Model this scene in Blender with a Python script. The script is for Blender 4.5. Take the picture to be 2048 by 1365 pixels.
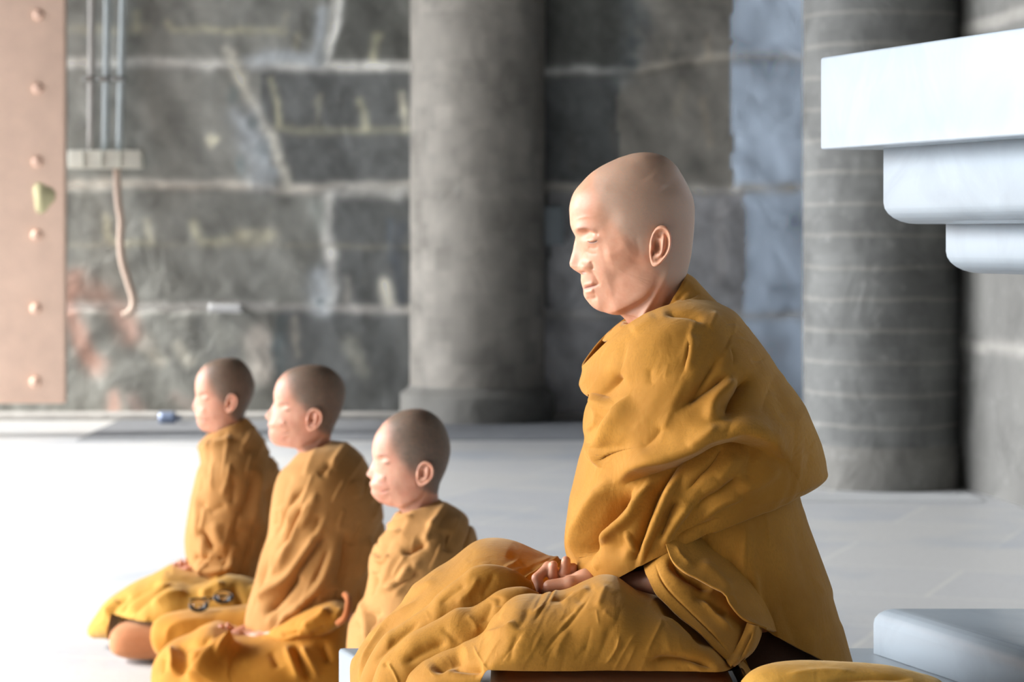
import bpy, math
import numpy as np
SC = bpy.context.scene
for o in list(bpy.data.objects): bpy.data.objects.remove(o)
COL = SC.collection
# ---------------------------------------------------------------- camera (85 mm, eye height of a seated photographer)
FPX, U0, V0, CZ = 4836.0, 1024.0, 470.0, 1.30
cam = bpy.data.cameras.new('camera'); cam_o = bpy.data.objects.new('camera', cam); COL.objects.link(cam_o)
cam.sensor_width = 36.0; cam.lens = FPX / 2048 * 36.0; cam.shift_y = -(682.5 - V0) / 2048.0
cam_o.location = (0, 0, CZ); cam_o.rotation_euler = (math.pi / 2, 0, 0)
cam.clip_start = 0.1; cam.clip_end = 200
cam.dof.use_dof = True; cam.dof.focus_distance = 3.30; cam.dof.aperture_fstop = 7.4
SC.camera = cam_o
# ---------------------------------------------------------------- sky, sun, exposure
w = bpy.data.worlds.new('sky'); SC.world = w; w.use_nodes = True
nt = w.node_tree; nt.nodes.clear()
N = nt.nodes.new; L = nt.links.new
tc = N('ShaderNodeTexCoord'); vn = N('ShaderNodeVectorMath'); vn.operation = 'NORMALIZE'; L(tc.outputs['Generated'], vn.inputs[0])
dt = N('ShaderNodeVectorMath'); dt.operation = 'DOT_PRODUCT'; L(vn.outputs[0], dt.inputs[0])
_k = (-0.94, 0.10, 0.32); _l = math.sqrt(sum(x * x for x in _k)); dt.inputs[1].default_value = tuple(x / _l for x in _k)
mr = N('ShaderNodeMath'); mr.operation = 'MAXIMUM'; mr.inputs[1].default_value = 0.0; L(dt.outputs['Value'], mr.inputs[0])
pw = N('ShaderNodeMath'); pw.operation = 'POWER'; pw.inputs[1].default_value = 11.0; L(mr.outputs[0], pw.inputs[0])
mx = N('ShaderNodeMix'); mx.data_type = 'RGBA'
mx.inputs[6].default_value = (0.13, 0.134, 0.142, 1); mx.inputs[7].default_value = (26.0, 26.4, 27.2, 1)
L(pw.outputs[0], mx.inputs[0])
bg = N('ShaderNodeBackground'); bg.inputs[1].default_value = 1.0; L(mx.outputs[2], bg.inputs[0])
ow = N('ShaderNodeOutputWorld'); L(bg.outputs[0], ow.inputs[0])
sun = bpy.data.lights.new('sun', 'SUN'); sun.energy = 5.6; sun.angle = math.radians(5); sun.color = (1.0, 0.96, 0.9)
sun_o = bpy.data.objects.new('sun', sun); COL.objects.link(sun_o)
from mathutils import Vector
sun_o.rotation_euler = Vector((-0.80, -0.09, 0.62)).to_track_quat('Z', 'Y').to_euler()
sun_o.location = (-8, 6, 8)
SC.view_settings.view_transform = 'Standard'; SC.view_settings.look = 'None'
SC.view_settings.exposure = 0.0; SC.view_settings.gamma = 1.0; SC.view_settings.use_curve_mapping = False
SC.cycles.use_denoising = True
SC.cycles.max_bounces = 6; SC.cycles.diffuse_bounces = 3; SC.cycles.glossy_bounces = 2
SC.cycles.transmission_bounces = 4; SC.cycles.sample_clamp_indirect = 8.0
SC.cycles.caustics_reflective = False; SC.cycles.caustics_refractive = False

# ================================================================= helpers
A = np.array
def P3(u, v, d):
    u = np.asarray(u, float); v = np.asarray(v, float); d = np.asarray(d, float)
    return np.stack(np.broadcast_arrays((u - U0) * d / FPX, d, CZ - (v - V0) * d / FPX), -1)
def proj(P):
    return U0 + FPX * P[..., 0] / P[..., 1], V0 - FPX * (P[..., 2] - CZ) / P[..., 1]
def crom(pts, n):
    """resample rows of pts (any dims) at n params with a catmull-rom through the points"""
    p = np.asarray(pts, float)
    if p.ndim == 1: p = p[:, None]
    m = len(p); t = np.linspace(0, m - 1, n); i = np.minimum(t.astype(int), m - 2); f = (t - i)[:, None]
    q = np.vstack([2 * p[0] - p[1], p, 2 * p[-1] - p[-2]])
    a, b, c, d = q[i], q[i + 1], q[i + 2], q[i + 3]
    r = b + .5 * f * (c - a + f * (2 * a - 5 * b + 4 * c - d + f * (3 * (b - c) + d - a)))
    return r if np.asarray(pts).ndim > 1 else r[:, 0]
def streams(guides, box, n, length, amp, width, seed=1):
    """long soft creases that follow the pull of the cloth (guides: u, v, angle)"""
    g = np.asarray(guides, float); rng = np.random.RandomState(seed); out = []
    def dirn(p):
        w_ = 1 / (((g[:, :2] - p) ** 2).sum(1) + 900.); a2 = np.radians(g[:, 2] * 2); return .5 * math.atan2((w_ * np.sin(a2)).sum(), (w_ * np.cos(a2)).sum())
    for _ in range(n):
        p = np.array([rng.uniform(box[0], box[2]), rng.uniform(box[1], box[3])]); Ln = length * rng.uniform(.5, 1.4); st = Ln / 12; half = []
        jit = rng.uniform(-.22, .22); cv = rng.uniform(-.35, .35) / 6
        for sgn in (1, -1):
            q = p.copy(); L_ = []; prev = None
            for k in range(6):
                a_ = dirn(q) + jit + cv * k * sgn; d = np.array([math.cos(a_), math.sin(a_)])
                if prev is None: d = d * sgn
                elif d @ prev < 0: d = -d
                q = q + d * st; prev = d; L_.append(q.copy())
            half.append(L_)
        w1 = width * rng.uniform(.5, 1.6); asy = rng.uniform(.45, 1.)
        a0 = amp * rng.uniform(.35, 1.3) * (1 if rng.rand() < .6 else -1)
        ws = (w1, w1 * asy) if rng.rand() < .5 else (w1 * asy, w1)
        out.append((np.array(half[1][::-1] + [p] + half[0]), a0, *ws, 'raw'))
    return out
def sdist(u, v, pts, smooth=True):
    """distance to polyline, side (>0 right hand side on screen), position 0..1 along it"""
    p = np.asarray(pts, float)
    if len(p) > 2 and smooth: p = crom(p, (len(p) - 1) * 4 + 1)
    seg = np.hypot(*(p[1:] - p[:-1]).T); cum = np.r_[0, np.cumsum(seg)]; tot = cum[-1]
    best = np.full(u.shape, 1e9); side = np.zeros(u.shape); pos = np.zeros(u.shape)
    for k in range(len(seg)):
        a = p[k]; d = p[k + 1] - a; l2 = d @ d + 1e-9
        t = np.clip(((u - a[0]) * d[0] + (v - a[1]) * d[1]) / l2, 0, 1)
        du = u - a[0] - t * d[0]; dv = v - a[1] - t * d[1]; dd = np.hypot(du, dv)
        m = dd < best
        best = np.where(m, dd, best); side = np.where(m, d[0] * dv - d[1] * du, side)
        pos = np.where(m, (cum[k] + t * seg[k]) / tot, pos)
    return best, side, pos
RG, RS = 1.0, 1.0
def relief(u, v, strokes):
    """strokes: (pts, amp_mm, w) | (pts, amp_mm, w_left, w_right); one point + (rx, ry) is a soft bump"""
    h = np.zeros(u.shape)
    for s in strokes:
        pts = s[0]
        if len(pts) == 1:
            rx, ry = s[2], (s[3] if len(s) > 3 else s[2])
            h += s[1] * .001 * np.exp(-((u - pts[0][0]) / rx) ** 2 - ((v - pts[0][1]) / ry) ** 2); continue
        wl, wr = s[2], (s[3] if len(s) > 3 else s[2])
        p = np.asarray(pts, float); m = 4.0 * max(wl, wr)
        box = (u > p[:, 0].min() - m) & (u < p[:, 0].max() + m) & (v > p[:, 1].min() - m) & (v < p[:, 1].max() + m)
        if not box.any(): continue
        d, sd, pos = sdist(u[box], v[box], pts, len(s) < 5)
        ww = np.where(sd > 0, wr, wl)
        tp = np.clip(np.minimum(pos, 1 - pos) / .26, 0, 1); tp = .04 + .96 * tp * tp * (3 - 2 * tp)
        ln = np.hypot(*(p[1:] - p[:-1]).T).sum(); gain = RG * (1 if RS == 0 else np.clip(ln / (85 * RS) - .25, .15, 1))
        h[box] += s[1] * .001 * gain * np.exp(-(np.sqrt(1 + 3.2 * (d / ww) ** 2) - 1)) * tp
    return h
def hash3(i, j, k):
    n = (i * 374761393 + j * 668265263 + k * 2147483647 + 1013904223) & 0xffffffff
    n = ((n ^ (n >> 13)) * 1274126177) & 0xffffffff
    return ((n ^ (n >> 16)) & 0xffff) / 65535.0
def vnoise(P, sc, oct=3, seed=0):
    q0 = np.asarray(P, float) * sc; r = 0; am = 1; tot = 0
    for o in range(oct):
        q = q0 * 2 ** o + 17.3 * o + seed * 3.1; i = np.floor(q).astype(np.int64); f = q - i; f = f * f * (3 - 2 * f)
        v = 0
        for a in (0, 1):
            for b in (0, 1):
                for c in (0, 1):
                    wgt = (f[..., 0] if a else 1 - f[..., 0]) * (f[..., 1] if b else 1 - f[..., 1]) * (f[..., 2] if c else 1 - f[..., 2])
                    v = v + wgt * hash3(i[..., 0] + a, i[..., 1] + b, i[..., 2] + c)
        r = r + am * (v * 2 - 1); tot += am; am *= .5
    return r / tot
def normals(P, wrap=True):
    if wrap:
        dj = np.roll(P, -1, 1) - np.roll(P, 1, 1)
    else:
        dj = np.gradient(P, axis=1)
    di = np.gradient(P, axis=0)
    n = np.cross(di, dj); l = np.linalg.norm(n, axis=-1, keepdims=True)
    return n / np.maximum(l, 1e-12)
def loft(F, B, W, D, nt=160, nth=240, p=.9, k=0., M=None, strokes=(), extra=None, noise=(0, 1), yc=0.):
    """rings strung between a front outline F and a back outline B (photo px at plane D), half width W metres"""
    Fd, Bd, Wd = crom(F, nt), crom(B, nt), np.maximum(crom(W, nt), 0)
    n = len(F)
    kd = crom(k if np.ndim(k) else [k] * n, nt); yd = crom(yc if np.ndim(yc) else [yc] * n, nt)
    FW, BW = P3(Fd[:, 0], Fd[:, 1], D), P3(Bd[:, 0], Bd[:, 1], D)
    th = np.linspace(0, 2 * math.pi, nth, endpoint=False); c, sn = np.cos(th), np.sin(th)
    s = (1 - c) / 2
    P = FW[:, None, :] * (1 - s)[None, :, None] + BW[:, None, :] * s[None, :, None]
    prof = np.sign(sn) * np.abs(sn) ** p
    tap = 1 - kd[:, None] * (1 - s)[None, :] ** 1.5
    P[..., 1] += -Wd[:, None] * prof[None, :] * tap + yd[:, None]
    if M is not None:
        b = np.zeros((n, 3))
        for i, m in enumerate(M):
            if m is None: continue
            mid = (P3(F[i][0], F[i][1], D) + P3(B[i][0], B[i][1], D)) / 2
            tgt = P3(m[0], m[1], D - W[i]); b[i] = (tgt - mid) * (1, 0, 1)
        for i in range(n - 2, -1, -1):
            if M[i] is None and any(m is not None for m in M[i + 1:]) and all(m is None for m in M[3:i + 1]): b[i] = b[i + 1] * (.72 if i > n - 9 else 0)
        bd = crom(b, nt)
        P += bd[:, None, :] * (sn ** 2)[None, :, None]
    S = np.broadcast_to(s[None, :], (nt, nth)); T = np.broadcast_to(np.linspace(0, n - 1, nt)[:, None], (nt, nth))
    if extra is not None: P = extra(P, T, S, np.broadcast_to(sn[None, :], (nt, nth)), FW, BW)
    nr = normals(P)
    cen = P.mean(1, keepdims=True)
    if ((P - cen) * nr).sum(-1).mean() < 0: nr = -nr
    u, v = proj(P)
    h = relief(u, v, strokes) if len(strokes) else np.zeros(u.shape)
    if noise[0]: h = h + noise[0] * .001 * vnoise(P, noise[1], 3)
    P = P + nr * h[..., None]
    return P, T, S
def grid_faces(nt, nth, wrap=True, off=0, flip=False):
    i = np.arange(nt - 1)[:, None]; j = np.arange(nth if wrap else nth - 1)[None, :]; j2 = (j + 1) % nth
    q = np.stack(np.broadcast_arrays(i * nth + j, i * nth + j2, (i + 1) * nth + j2, (i + 1) * nth + j), -1).reshape(-1, 4) + off
    return q[:, ::-1] if flip else q
def mat_of(m): return m
def mesh(name, V, Fq, mat, parent=None, tris=None, col=None, smooth=True, origin=None, solid=0, attrs=None):
    V = np.asarray(V, float).reshape(-1, 3); me = bpy.data.meshes.new(name)
    org = np.zeros(3) if origin is None else np.asarray(origin, float)
    Fq = np.asarray(Fq, int).reshape(-1, 4) if Fq is not None and len(Fq) else np.zeros((0, 4), int)
    tr = np.asarray(tris, int).reshape(-1, 3) if tris is not None and len(tris) else np.zeros((0, 3), int)
    me.vertices.add(len(V)); me.vertices.foreach_set('co', (V - org).ravel())
    nl = Fq.size + tr.size; me.loops.add(nl); me.loops.foreach_set('vertex_index', np.r_[Fq.ravel(), tr.ravel()])
    me.polygons.add(len(Fq) + len(tr))
    me.polygons.foreach_set('loop_start', np.r_[np.arange(len(Fq)) * 4, Fq.size + np.arange(len(tr)) * 3])
    me.update(calc_edges=True); me.validate()
    me.polygons.foreach_set('use_smooth', [smooth] * len(me.polygons))
    if col is not None:
        a = me.color_attributes.new('Col', 'FLOAT_COLOR', 'POINT')
        cc = np.ones((len(V), 4)); cc[:, :3] = np.asarray(col).reshape(-1, 3); a.data.foreach_set('color', cc.ravel())
    for k_, val in (attrs or {}).items():
        a = me.attributes.new(k_, 'FLOAT', 'POINT'); a.data.foreach_set('value', np.asarray(val, float).ravel())
    me.materials.append(mat)
    o = bpy.data.objects.new(name, me); COL.objects.link(o); o.location = org
    if parent is not None:
        o.parent = parent; o.location = org - np.array(PLOC.get(parent.name, (0, 0, 0)))
    if solid:
        m = o.modifiers.new('solidify', 'SOLIDIFY'); m.thickness = solid; m.offset = -1.0
    return o
PLOC = {}
def empty(name, loc, label=None, cat=None, group=None):
    o = bpy.data.objects.new(name, None); COL.objects.link(o); o.location = loc; o.empty_display_size = .1
    PLOC[o.name] = tuple(loc); tag(o, label, cat, group); return o
def tag(o, label=None, cat=None, group=None, kind=None):
    if label: o['label'] = label
    if cat: o['category'] = cat
    if group: o['group'] = group
    if kind: o['kind'] = kind
    return o
CLAMP = {}
def cloth(name, F, B, W, D, mat, parent, caps=True, solid=0, **kw):
    P, T, S = loft(F, B, W, D, **kw)
    cl = CLAMP.get(parent.name)
    if cl is not None: P[..., 2] = np.maximum(P[..., 2], cl(P))
    nt, nth = P.shape[:2]; V = P.reshape(-1, 3); Fq = grid_faces(nt, nth); tr = None
    if caps:
        V = np.vstack([V, P[0].mean(0), P[-1].mean(0)]); a, b = nt * nth, nt * nth + 1; j = np.arange(nth); j2 = (j + 1) % nth
        tr = np.vstack([np.stack([j2, j, j * 0 + a], -1), np.stack([(nt - 1) * nth + j, (nt - 1) * nth + j2, j * 0 + b], -1)])
    return mesh(name, V, Fq, mat, parent, tris=tr, solid=solid)
def sheet(name, Ac, Bc, dA, dB, mat, parent, nt=120, ns=60, bulge=0., strokes=(), noise=(0, 1), solid=.004):
    """cloth panel between two edge curves given in photo px with their real distances"""
    a, b = crom(Ac, nt), crom(Bc, nt); da = crom(dA if np.ndim(dA) else [dA] * 2, nt); db = crom(dB if np.ndim(dB) else [dB] * 2, nt)
    s = np.linspace(0, 1, ns)
    Pa, Pb = P3(a[:, 0], a[:, 1], da), P3(b[:, 0], b[:, 1], db)
    P = Pa[:, None] * (1 - s)[None, :, None] + Pb[:, None] * s[None, :, None]
    P[..., 1] -= bulge * np.sin(math.pi * s)[None, :]
    n = normals(P, False); n = np.where(n[..., 1:2] > 0, -n, n)
    u, v = proj(P); h = relief(u, v, strokes)
    if noise[0]: h = h + noise[0] * .001 * vnoise(P, noise[1], 3)
    P = P + n * h[..., None]
    V = P.reshape(-1, 3); Fq = grid_faces(nt, ns, False)
    q = V[Fq[0]]; 
    if np.cross(q[1] - q[0], q[2] - q[0])[1] > 0: Fq = Fq[:, ::-1]
    return mesh(name, V, Fq, mat, parent, solid=solid)
def nets(f, lo, hi, h):
    lo = A(lo, float); n = np.ceil((A(hi) - lo) / h).astype(int) + 1
    ax = [lo[i] + h * np.arange(n[i]) for i in range(3)]
    G = np.stack(np.meshgrid(*ax, indexing='ij'), -1); v = f(G); ins = v < 0
    sm_ = np.zeros(n - 1); cnt = np.zeros(n - 1); acc = np.zeros(tuple(n - 1) + (3,))
    def cell(a, off, shp): 
        return a[off[0]:off[0] + shp[0], off[1]:off[1] + shp[1], off[2]:off[2] + shp[2]]
    m = n - 1
    for axis in range(3):
        o1, o2 = [i for i in range(3) if i != axis]
        for b1 in (0, 1):
            for b2 in (0, 1):
                p = [0, 0, 0]; p[o1] = b1; p[o2] = b2; q = list(p); q[axis] = 1
                va, vb = cell(v, p, m), cell(v, q, m); ga = G[p[0]:p[0] + m[0], p[1]:p[1] + m[1], p[2]:p[2] + m[2]]
                cr = (va < 0) != (vb < 0); t = np.where(cr, va / np.where(cr, va - vb, 1), 0)
                pt = ga.copy(); pt[..., axis] += t * h
                acc += pt * cr[..., None]; cnt += cr
    act = cnt > 0; idx = np.full(tuple(m), -1); idx[act] = np.arange(act.sum())
    V = acc[act] / cnt[act][:, None]; Q = []
    for axis in range(3):
        o1, o2 = (axis + 1) % 3, (axis + 2) % 3
        a = [slice(0, None)] * 3; 
        s0 = [slice(1, m[i]) if i != axis else slice(0, m[axis]) for i in range(3)]
        s1 = list(s0); s1[axis] = slice(1, m[axis] + 1)
        ia, ib = ins[tuple(s0)], ins[tuple(s1)]; cr = ia != ib; c = np.argwhere(cr)
        if not len(c): continue
        base = c.copy()
        for i in range(3):
            if i != axis: base[:, i] += 1
        def id_(d1, d2):
            b = base.copy(); b[:, o1] -= d1; b[:, o2] -= d2; return idx[b[:, 0], b[:, 1], b[:, 2]]
        q = np.stack([id_(1, 1), id_(0, 1), id_(0, 0), id_(1, 0)], -1)
        fl = ~ia[cr]; q[fl] = q[fl][:, ::-1]; Q.append(q)
    return V, np.vstack(Q)
def capsule(P, a, b, ra, rb):
    a, b = A(a, float), A(b, float); d = b - a; t = np.clip(((P - a) @ d) / (d @ d), 0, 1)
    return np.linalg.norm(P - a - t[..., None] * d, axis=-1) - (ra + (rb - ra) * t)
def smin(a, b, k): 
    h = np.clip(.5 + .5 * (b - a) / k, 0, 1); return b + (a - b) * h - k * h * (1 - h)
def box_mesh(lo, hi, bev=.01, seg=3):
    import bmesh
    bm = bmesh.new(); bmesh.ops.create_cube(bm, size=1); lo, hi = A(lo, float), A(hi, float)
    for v in bm.verts: v.co = Vector((lo + hi) / 2 + A(v.co) * (hi - lo))
    if bev: bmesh.ops.bevel(bm, geom=list(bm.edges), offset=bev, segments=seg, profile=.5, affect='EDGES')
    return bm
def bm_obj(name, bm, mat, parent=None, smooth=True, origin=None):
    me = bpy.data.meshes.new(name)
    import bmesh
    bmesh.ops.recalc_face_normals(bm, faces=bm.faces)
    if origin is not None:
        for v in bm.verts: v.co -= Vector(origin)
    bm.to_mesh(me); bm.free(); me.materials.append(mat)
    me.polygons.foreach_set('use_smooth', [smooth] * len(me.polygons))
    o = bpy.data.objects.new(name, me); COL.objects.link(o)
    if origin is not None: o.location = origin
    if parent is not None:
        o.parent = parent; o.location = Vector(origin or (0, 0, 0)) - Vector(PLOC.get(parent.name, (0, 0, 0)))
    return o
def prism(poly, z0, z1, bev=0., seg=3, top_only=False):
    import bmesh
    bm = bmesh.new(); a = [bm.verts.new((x, y, z0)) for x, y in poly]; b = [bm.verts.new((x, y, z1)) for x, y in poly]
    bm.faces.new(a[::-1]); bm.faces.new(b); n = len(poly)
    for i in range(n): bm.faces.new((a[i], a[(i + 1) % n], b[(i + 1) % n], b[i]))
    if bev:
        es = [e for e in bm.edges if (top_only is False) or (top_only == 'top' and all(v.co.z > z1 - 1e-5 for v in e.verts)) or (top_only == 'bot' and all(v.co.z < z0 + 1e-5 for v in e.verts))]
        bmesh.ops.bevel(bm, geom=es, offset=bev, segments=seg, profile=.5, affect='EDGES')
    return bm
def tube(pts, r, n=14, m=None):
    p = crom(A(pts, float), m or len(pts) * 6); t = np.gradient(p, axis=0); t /= np.linalg.norm(t, axis=1, keepdims=True)
    up = A([0, 1., 0]) if abs(t[0][1]) < .9 else A([1., 0, 0])
    V = []
    for i in range(len(p)):
        s = np.cross(t[i], up); s /= np.linalg.norm(s); w_ = np.cross(s, t[i]); a = np.linspace(0, 2 * math.pi, n, endpoint=False)
        V.append(p[i] + r * (np.cos(a)[:, None] * s + np.sin(a)[:, None] * w_))
    V = A(V); F = grid_faces(len(p), n); k = len(p) * n
    VV = np.vstack([V.reshape(-1, 3), p[0], p[-1]]); j = np.arange(n); j2 = (j + 1) % n
    tr = np.vstack([np.stack([j2, j, j * 0 + k], -1), np.stack([k - n + j, k - n + j2, j * 0 + k + 1], -1)])
    return VV, F, tr
def lin(c): c = A(c, float) / 255.; return tuple(np.where(c <= .04045, c / 12.92, ((c + .055) / 1.055) ** 2.4))

# ================================================================= materials
def newmat(name):
    m = bpy.data.materials.new(name); m.use_nodes = True; t = m.node_tree
    b = t.nodes['Principled BSDF']; return m, t, b
def noise_node(t, scale, detail=4, rough=.55, vec=None, dist=0.):
    n = t.nodes.new('ShaderNodeTexNoise'); n.inputs['Scale'].default_value = scale; n.inputs['Detail'].default_value = detail
    n.inputs['Roughness'].default_value = rough; n.inputs['Distortion'].default_value = dist
    if vec is not None: t.links.new(vec, n.inputs['Vector'])
    return n
def mix(t, a, b, fac, mode='MIX'):
    m = t.nodes.new('ShaderNodeMix'); m.data_type = 'RGBA'; m.blend_type = mode
    for s, x in ((6, a), (7, b), (0, fac)):
        if hasattr(x, 'is_output'): t.links.new(x, m.inputs[s])
        elif s == 0: m.inputs[0].default_value = x
        else: m.inputs[s].default_value = (*x, 1) if len(x) == 3 else x
    return m.outputs[2]
def ramp(t, src, lo, hi):
    r = t.nodes.new('ShaderNodeMapRange'); r.inputs[1].default_value = lo; r.inputs[2].default_value = hi; t.links.new(src, r.inputs[0]); return r.outputs[0]
def objco(t, sc=(1, 1, 1), rot=(0, 0, 0)):
    c = t.nodes.new('ShaderNodeTexCoord'); mp = t.nodes.new('ShaderNodeMapping'); mp.inputs['Scale'].default_value = sc; mp.inputs['Rotation'].default_value = rot
    t.links.new(c.outputs['Object'], mp.inputs[0]); return mp.outputs[0]
def bump(t, b, hgt, strength, dist, prev=None):
    n = t.nodes.new('ShaderNodeBump'); n.inputs['Strength'].default_value = strength; n.inputs['Distance'].default_value = dist
    t.links.new(hgt, n.inputs['Height'])
    if prev is not None: t.links.new(prev, n.inputs['Normal'])
    t.links.new(n.outputs[0], b.inputs['Normal']); return n.outputs[0]
def cloth_mat(name, c1, c2, wr=.16, sheen=.25):
    m, t, b = newmat(name)
    co = objco(t); n1 = noise_node(t, 9, 4, .6, co)
    c = mix(t, c1, c2, ramp(t, n1.outputs['Fac'], .35, .65))
    n2 = noise_node(t, 420, 2, .5, objco(t, (1, 1, .35))); n3 = noise_node(t, 380, 2, .5, objco(t, (.3, .3, 1)))
    c = mix(t, c, tuple(x * .8 for x in c1), ramp(t, n2.outputs['Fac'], .45, .75))
    t.links.new(c, b.inputs['Base Color']); b.inputs['Roughness'].default_value = .78
    b.inputs['Sheen Weight'].default_value = sheen; b.inputs['Sheen Roughness'].default_value = .4
    b.inputs['Sheen Tint'].default_value = (1, .85, .55, 1); b.inputs['Specular IOR Level'].default_value = .2
    w1 = noise_node(t, 26, 5, .6, objco(t, (1, 1, .55), (.3, .5, .2)), .8)
    x1 = bump(t, b, w1.outputs['Fac'], wr, .012)
    w3 = t.nodes.new('ShaderNodeTexNoise'); w3.noise_type = 'RIDGED_MULTIFRACTAL'
    t.links.new(objco(t, (1.0, 1.0, .6), (0, .6, 0)), w3.inputs['Vector']); w3.inputs['Scale'].default_value = 11; w3.inputs['Detail'].default_value = 3
    x2 = bump(t, b, w3.outputs['Fac'], wr * .5, .004, x1)
    bump(t, b, n3.outputs['Fac'], .25, .0012, x2)
    return m
ROBE = cloth_mat('ochre robe cotton', lin((180, 125, 45)), lin((162, 109, 36)))
SHAWL_T = cloth_mat('tan ochre shawl cotton', lin((192, 139, 80)), lin((176, 124, 66)))
SASH = cloth_mat('deep mustard cotton', lin((202, 138, 48)), lin((184, 118, 36)))
LAPM = cloth_mat('mustard lap cloth', lin((198, 148, 64)), lin((182, 130, 48)))
MAT_BR = cloth_mat('brown cushion cloth', lin((190, 128, 88)), lin((176, 114, 76)), .1)
DARKC = cloth_mat('dark brown hip cloth shadow tone', lin((88, 62, 48)), lin((72, 50, 38)), .2)
def skin_mat(name, tone, stub, pink):
    m, t, b = newmat(name)
    at = t.nodes.new('ShaderNodeAttribute'); at.attribute_name = 'hair'; al = t.nodes.new('ShaderNodeAttribute'); al.attribute_name = 'lip'
    ad = t.nodes.new('ShaderNodeAttribute'); ad.attribute_name = 'dark'
    co = objco(t); n1 = noise_node(t, 28, 4, .6, co); n2 = noise_node(t, 900, 2, .5, co)
    c = mix(t, tone, pink, ramp(t, n1.outputs['Fac'], .38, .7))
    hf = t.nodes.new('ShaderNodeMath'); hf.operation = 'MULTIPLY'; t.links.new(at.outputs['Fac'], hf.inputs[0]); t.links.new(ramp(t, n2.outputs['Fac'], .2, .5), hf.inputs[1])
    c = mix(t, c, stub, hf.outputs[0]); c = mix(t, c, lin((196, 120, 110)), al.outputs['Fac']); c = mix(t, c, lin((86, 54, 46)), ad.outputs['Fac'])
    t.links.new(c, b.inputs['Base Color']); b.inputs['Roughness'].default_value = .48
    b.inputs['Subsurface Weight'].default_value = .22; b.inputs['Subsurface Radius'].default_value = (1, .35, .18); b.inputs['Subsurface Scale'].default_value = .007
    b.inputs['Specular IOR Level'].default_value = .4
    n3 = noise_node(t, 220, 3, .6, co); bump(t, b, n3.outputs['Fac'], .12, .001)
    return m
SKIN = skin_mat('elder skin', lin((208, 154, 124)), lin((180, 148, 126)), lin((196, 134, 102)))
SKIN2 = skin_mat('young skin', lin((214, 158, 130)), lin((104, 93, 80)), lin((206, 142, 116)))
# ================================================================= setting
def stone_mat(name, sc=1.0, bstr=.5, rough=.75):
    m, t, b = newmat(name); at = t.nodes.new('ShaderNodeAttribute'); at.attribute_name = 'Col'
    co = objco(t); n1 = noise_node(t, 3.2 * sc, 6, .62, co, .6); n2 = noise_node(t, 14 * sc, 5, .65, co)
    c = mix(t, at.outputs['Color'], (0, 0, 0), ramp(t, n1.outputs['Fac'], .52, 1.15)); c = mix(t, c, (.42, .42, .40), ramp(t, n2.outputs['Fac'], .58, 1.05))
    t.links.new(c, b.inputs['Base Color']); b.inputs['Roughness'].default_value = rough; bump(t, b, n1.outputs['Fac'], bstr, .05); return m
STONE = stone_mat('dark basalt blocks'); 
DW = 17.2
def paint(u, v, base, strokes, wob):
    c = np.broadcast_to(A(base), u.shape + (3,)).copy(); a = np.zeros(u.shape)
    for s in strokes:
        pts, wd, rgb, al = s[:4]; uu, vv = u + wob[0], v + wob[1]
        if len(pts) == 1: d = np.hypot((uu - pts[0][0]) / wd[0], (vv - pts[0][1]) / wd[1]); al_ = al * np.clip(1.5 - d * 1.1, 0, 1)
        else: d, _, _ = sdist(uu, vv, pts); al_ = al * np.clip(1.6 - d / (wd / 2.), 0, 1)
        c = c * (1 - al_[..., None]) + A(lin(rgb)) * al_[..., None]
    return c
xs = np.r_[np.linspace(-9, -3.8, 24, endpoint=False), np.arange(-3.8, 2.4, .022), [2.4]]; zs = np.r_[np.arange(0, 3.2, .022), np.linspace(3.2, 6, 14)]
XX, ZZ = np.meshgrid(xs, zs); Pw = np.stack([XX, XX * 0 + DW, ZZ], -1); u, v = proj(Pw)
nz = vnoise(Pw * (1, 0, 1), 3.5, 3, 1), vnoise(Pw * (1, 0, 1), 3.5, 3, 2); wob = (nz[0] * 12 + 6 * vnoise(Pw * (1, 0, 1), 12, 2, 31), nz[1] * 6 + 4 * vnoise(Pw * (1, 0, 1), 12, 2, 32))
G1, G2, G3 = (176, 176, 172), (150, 156, 160), (166, 164, 140)
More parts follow.
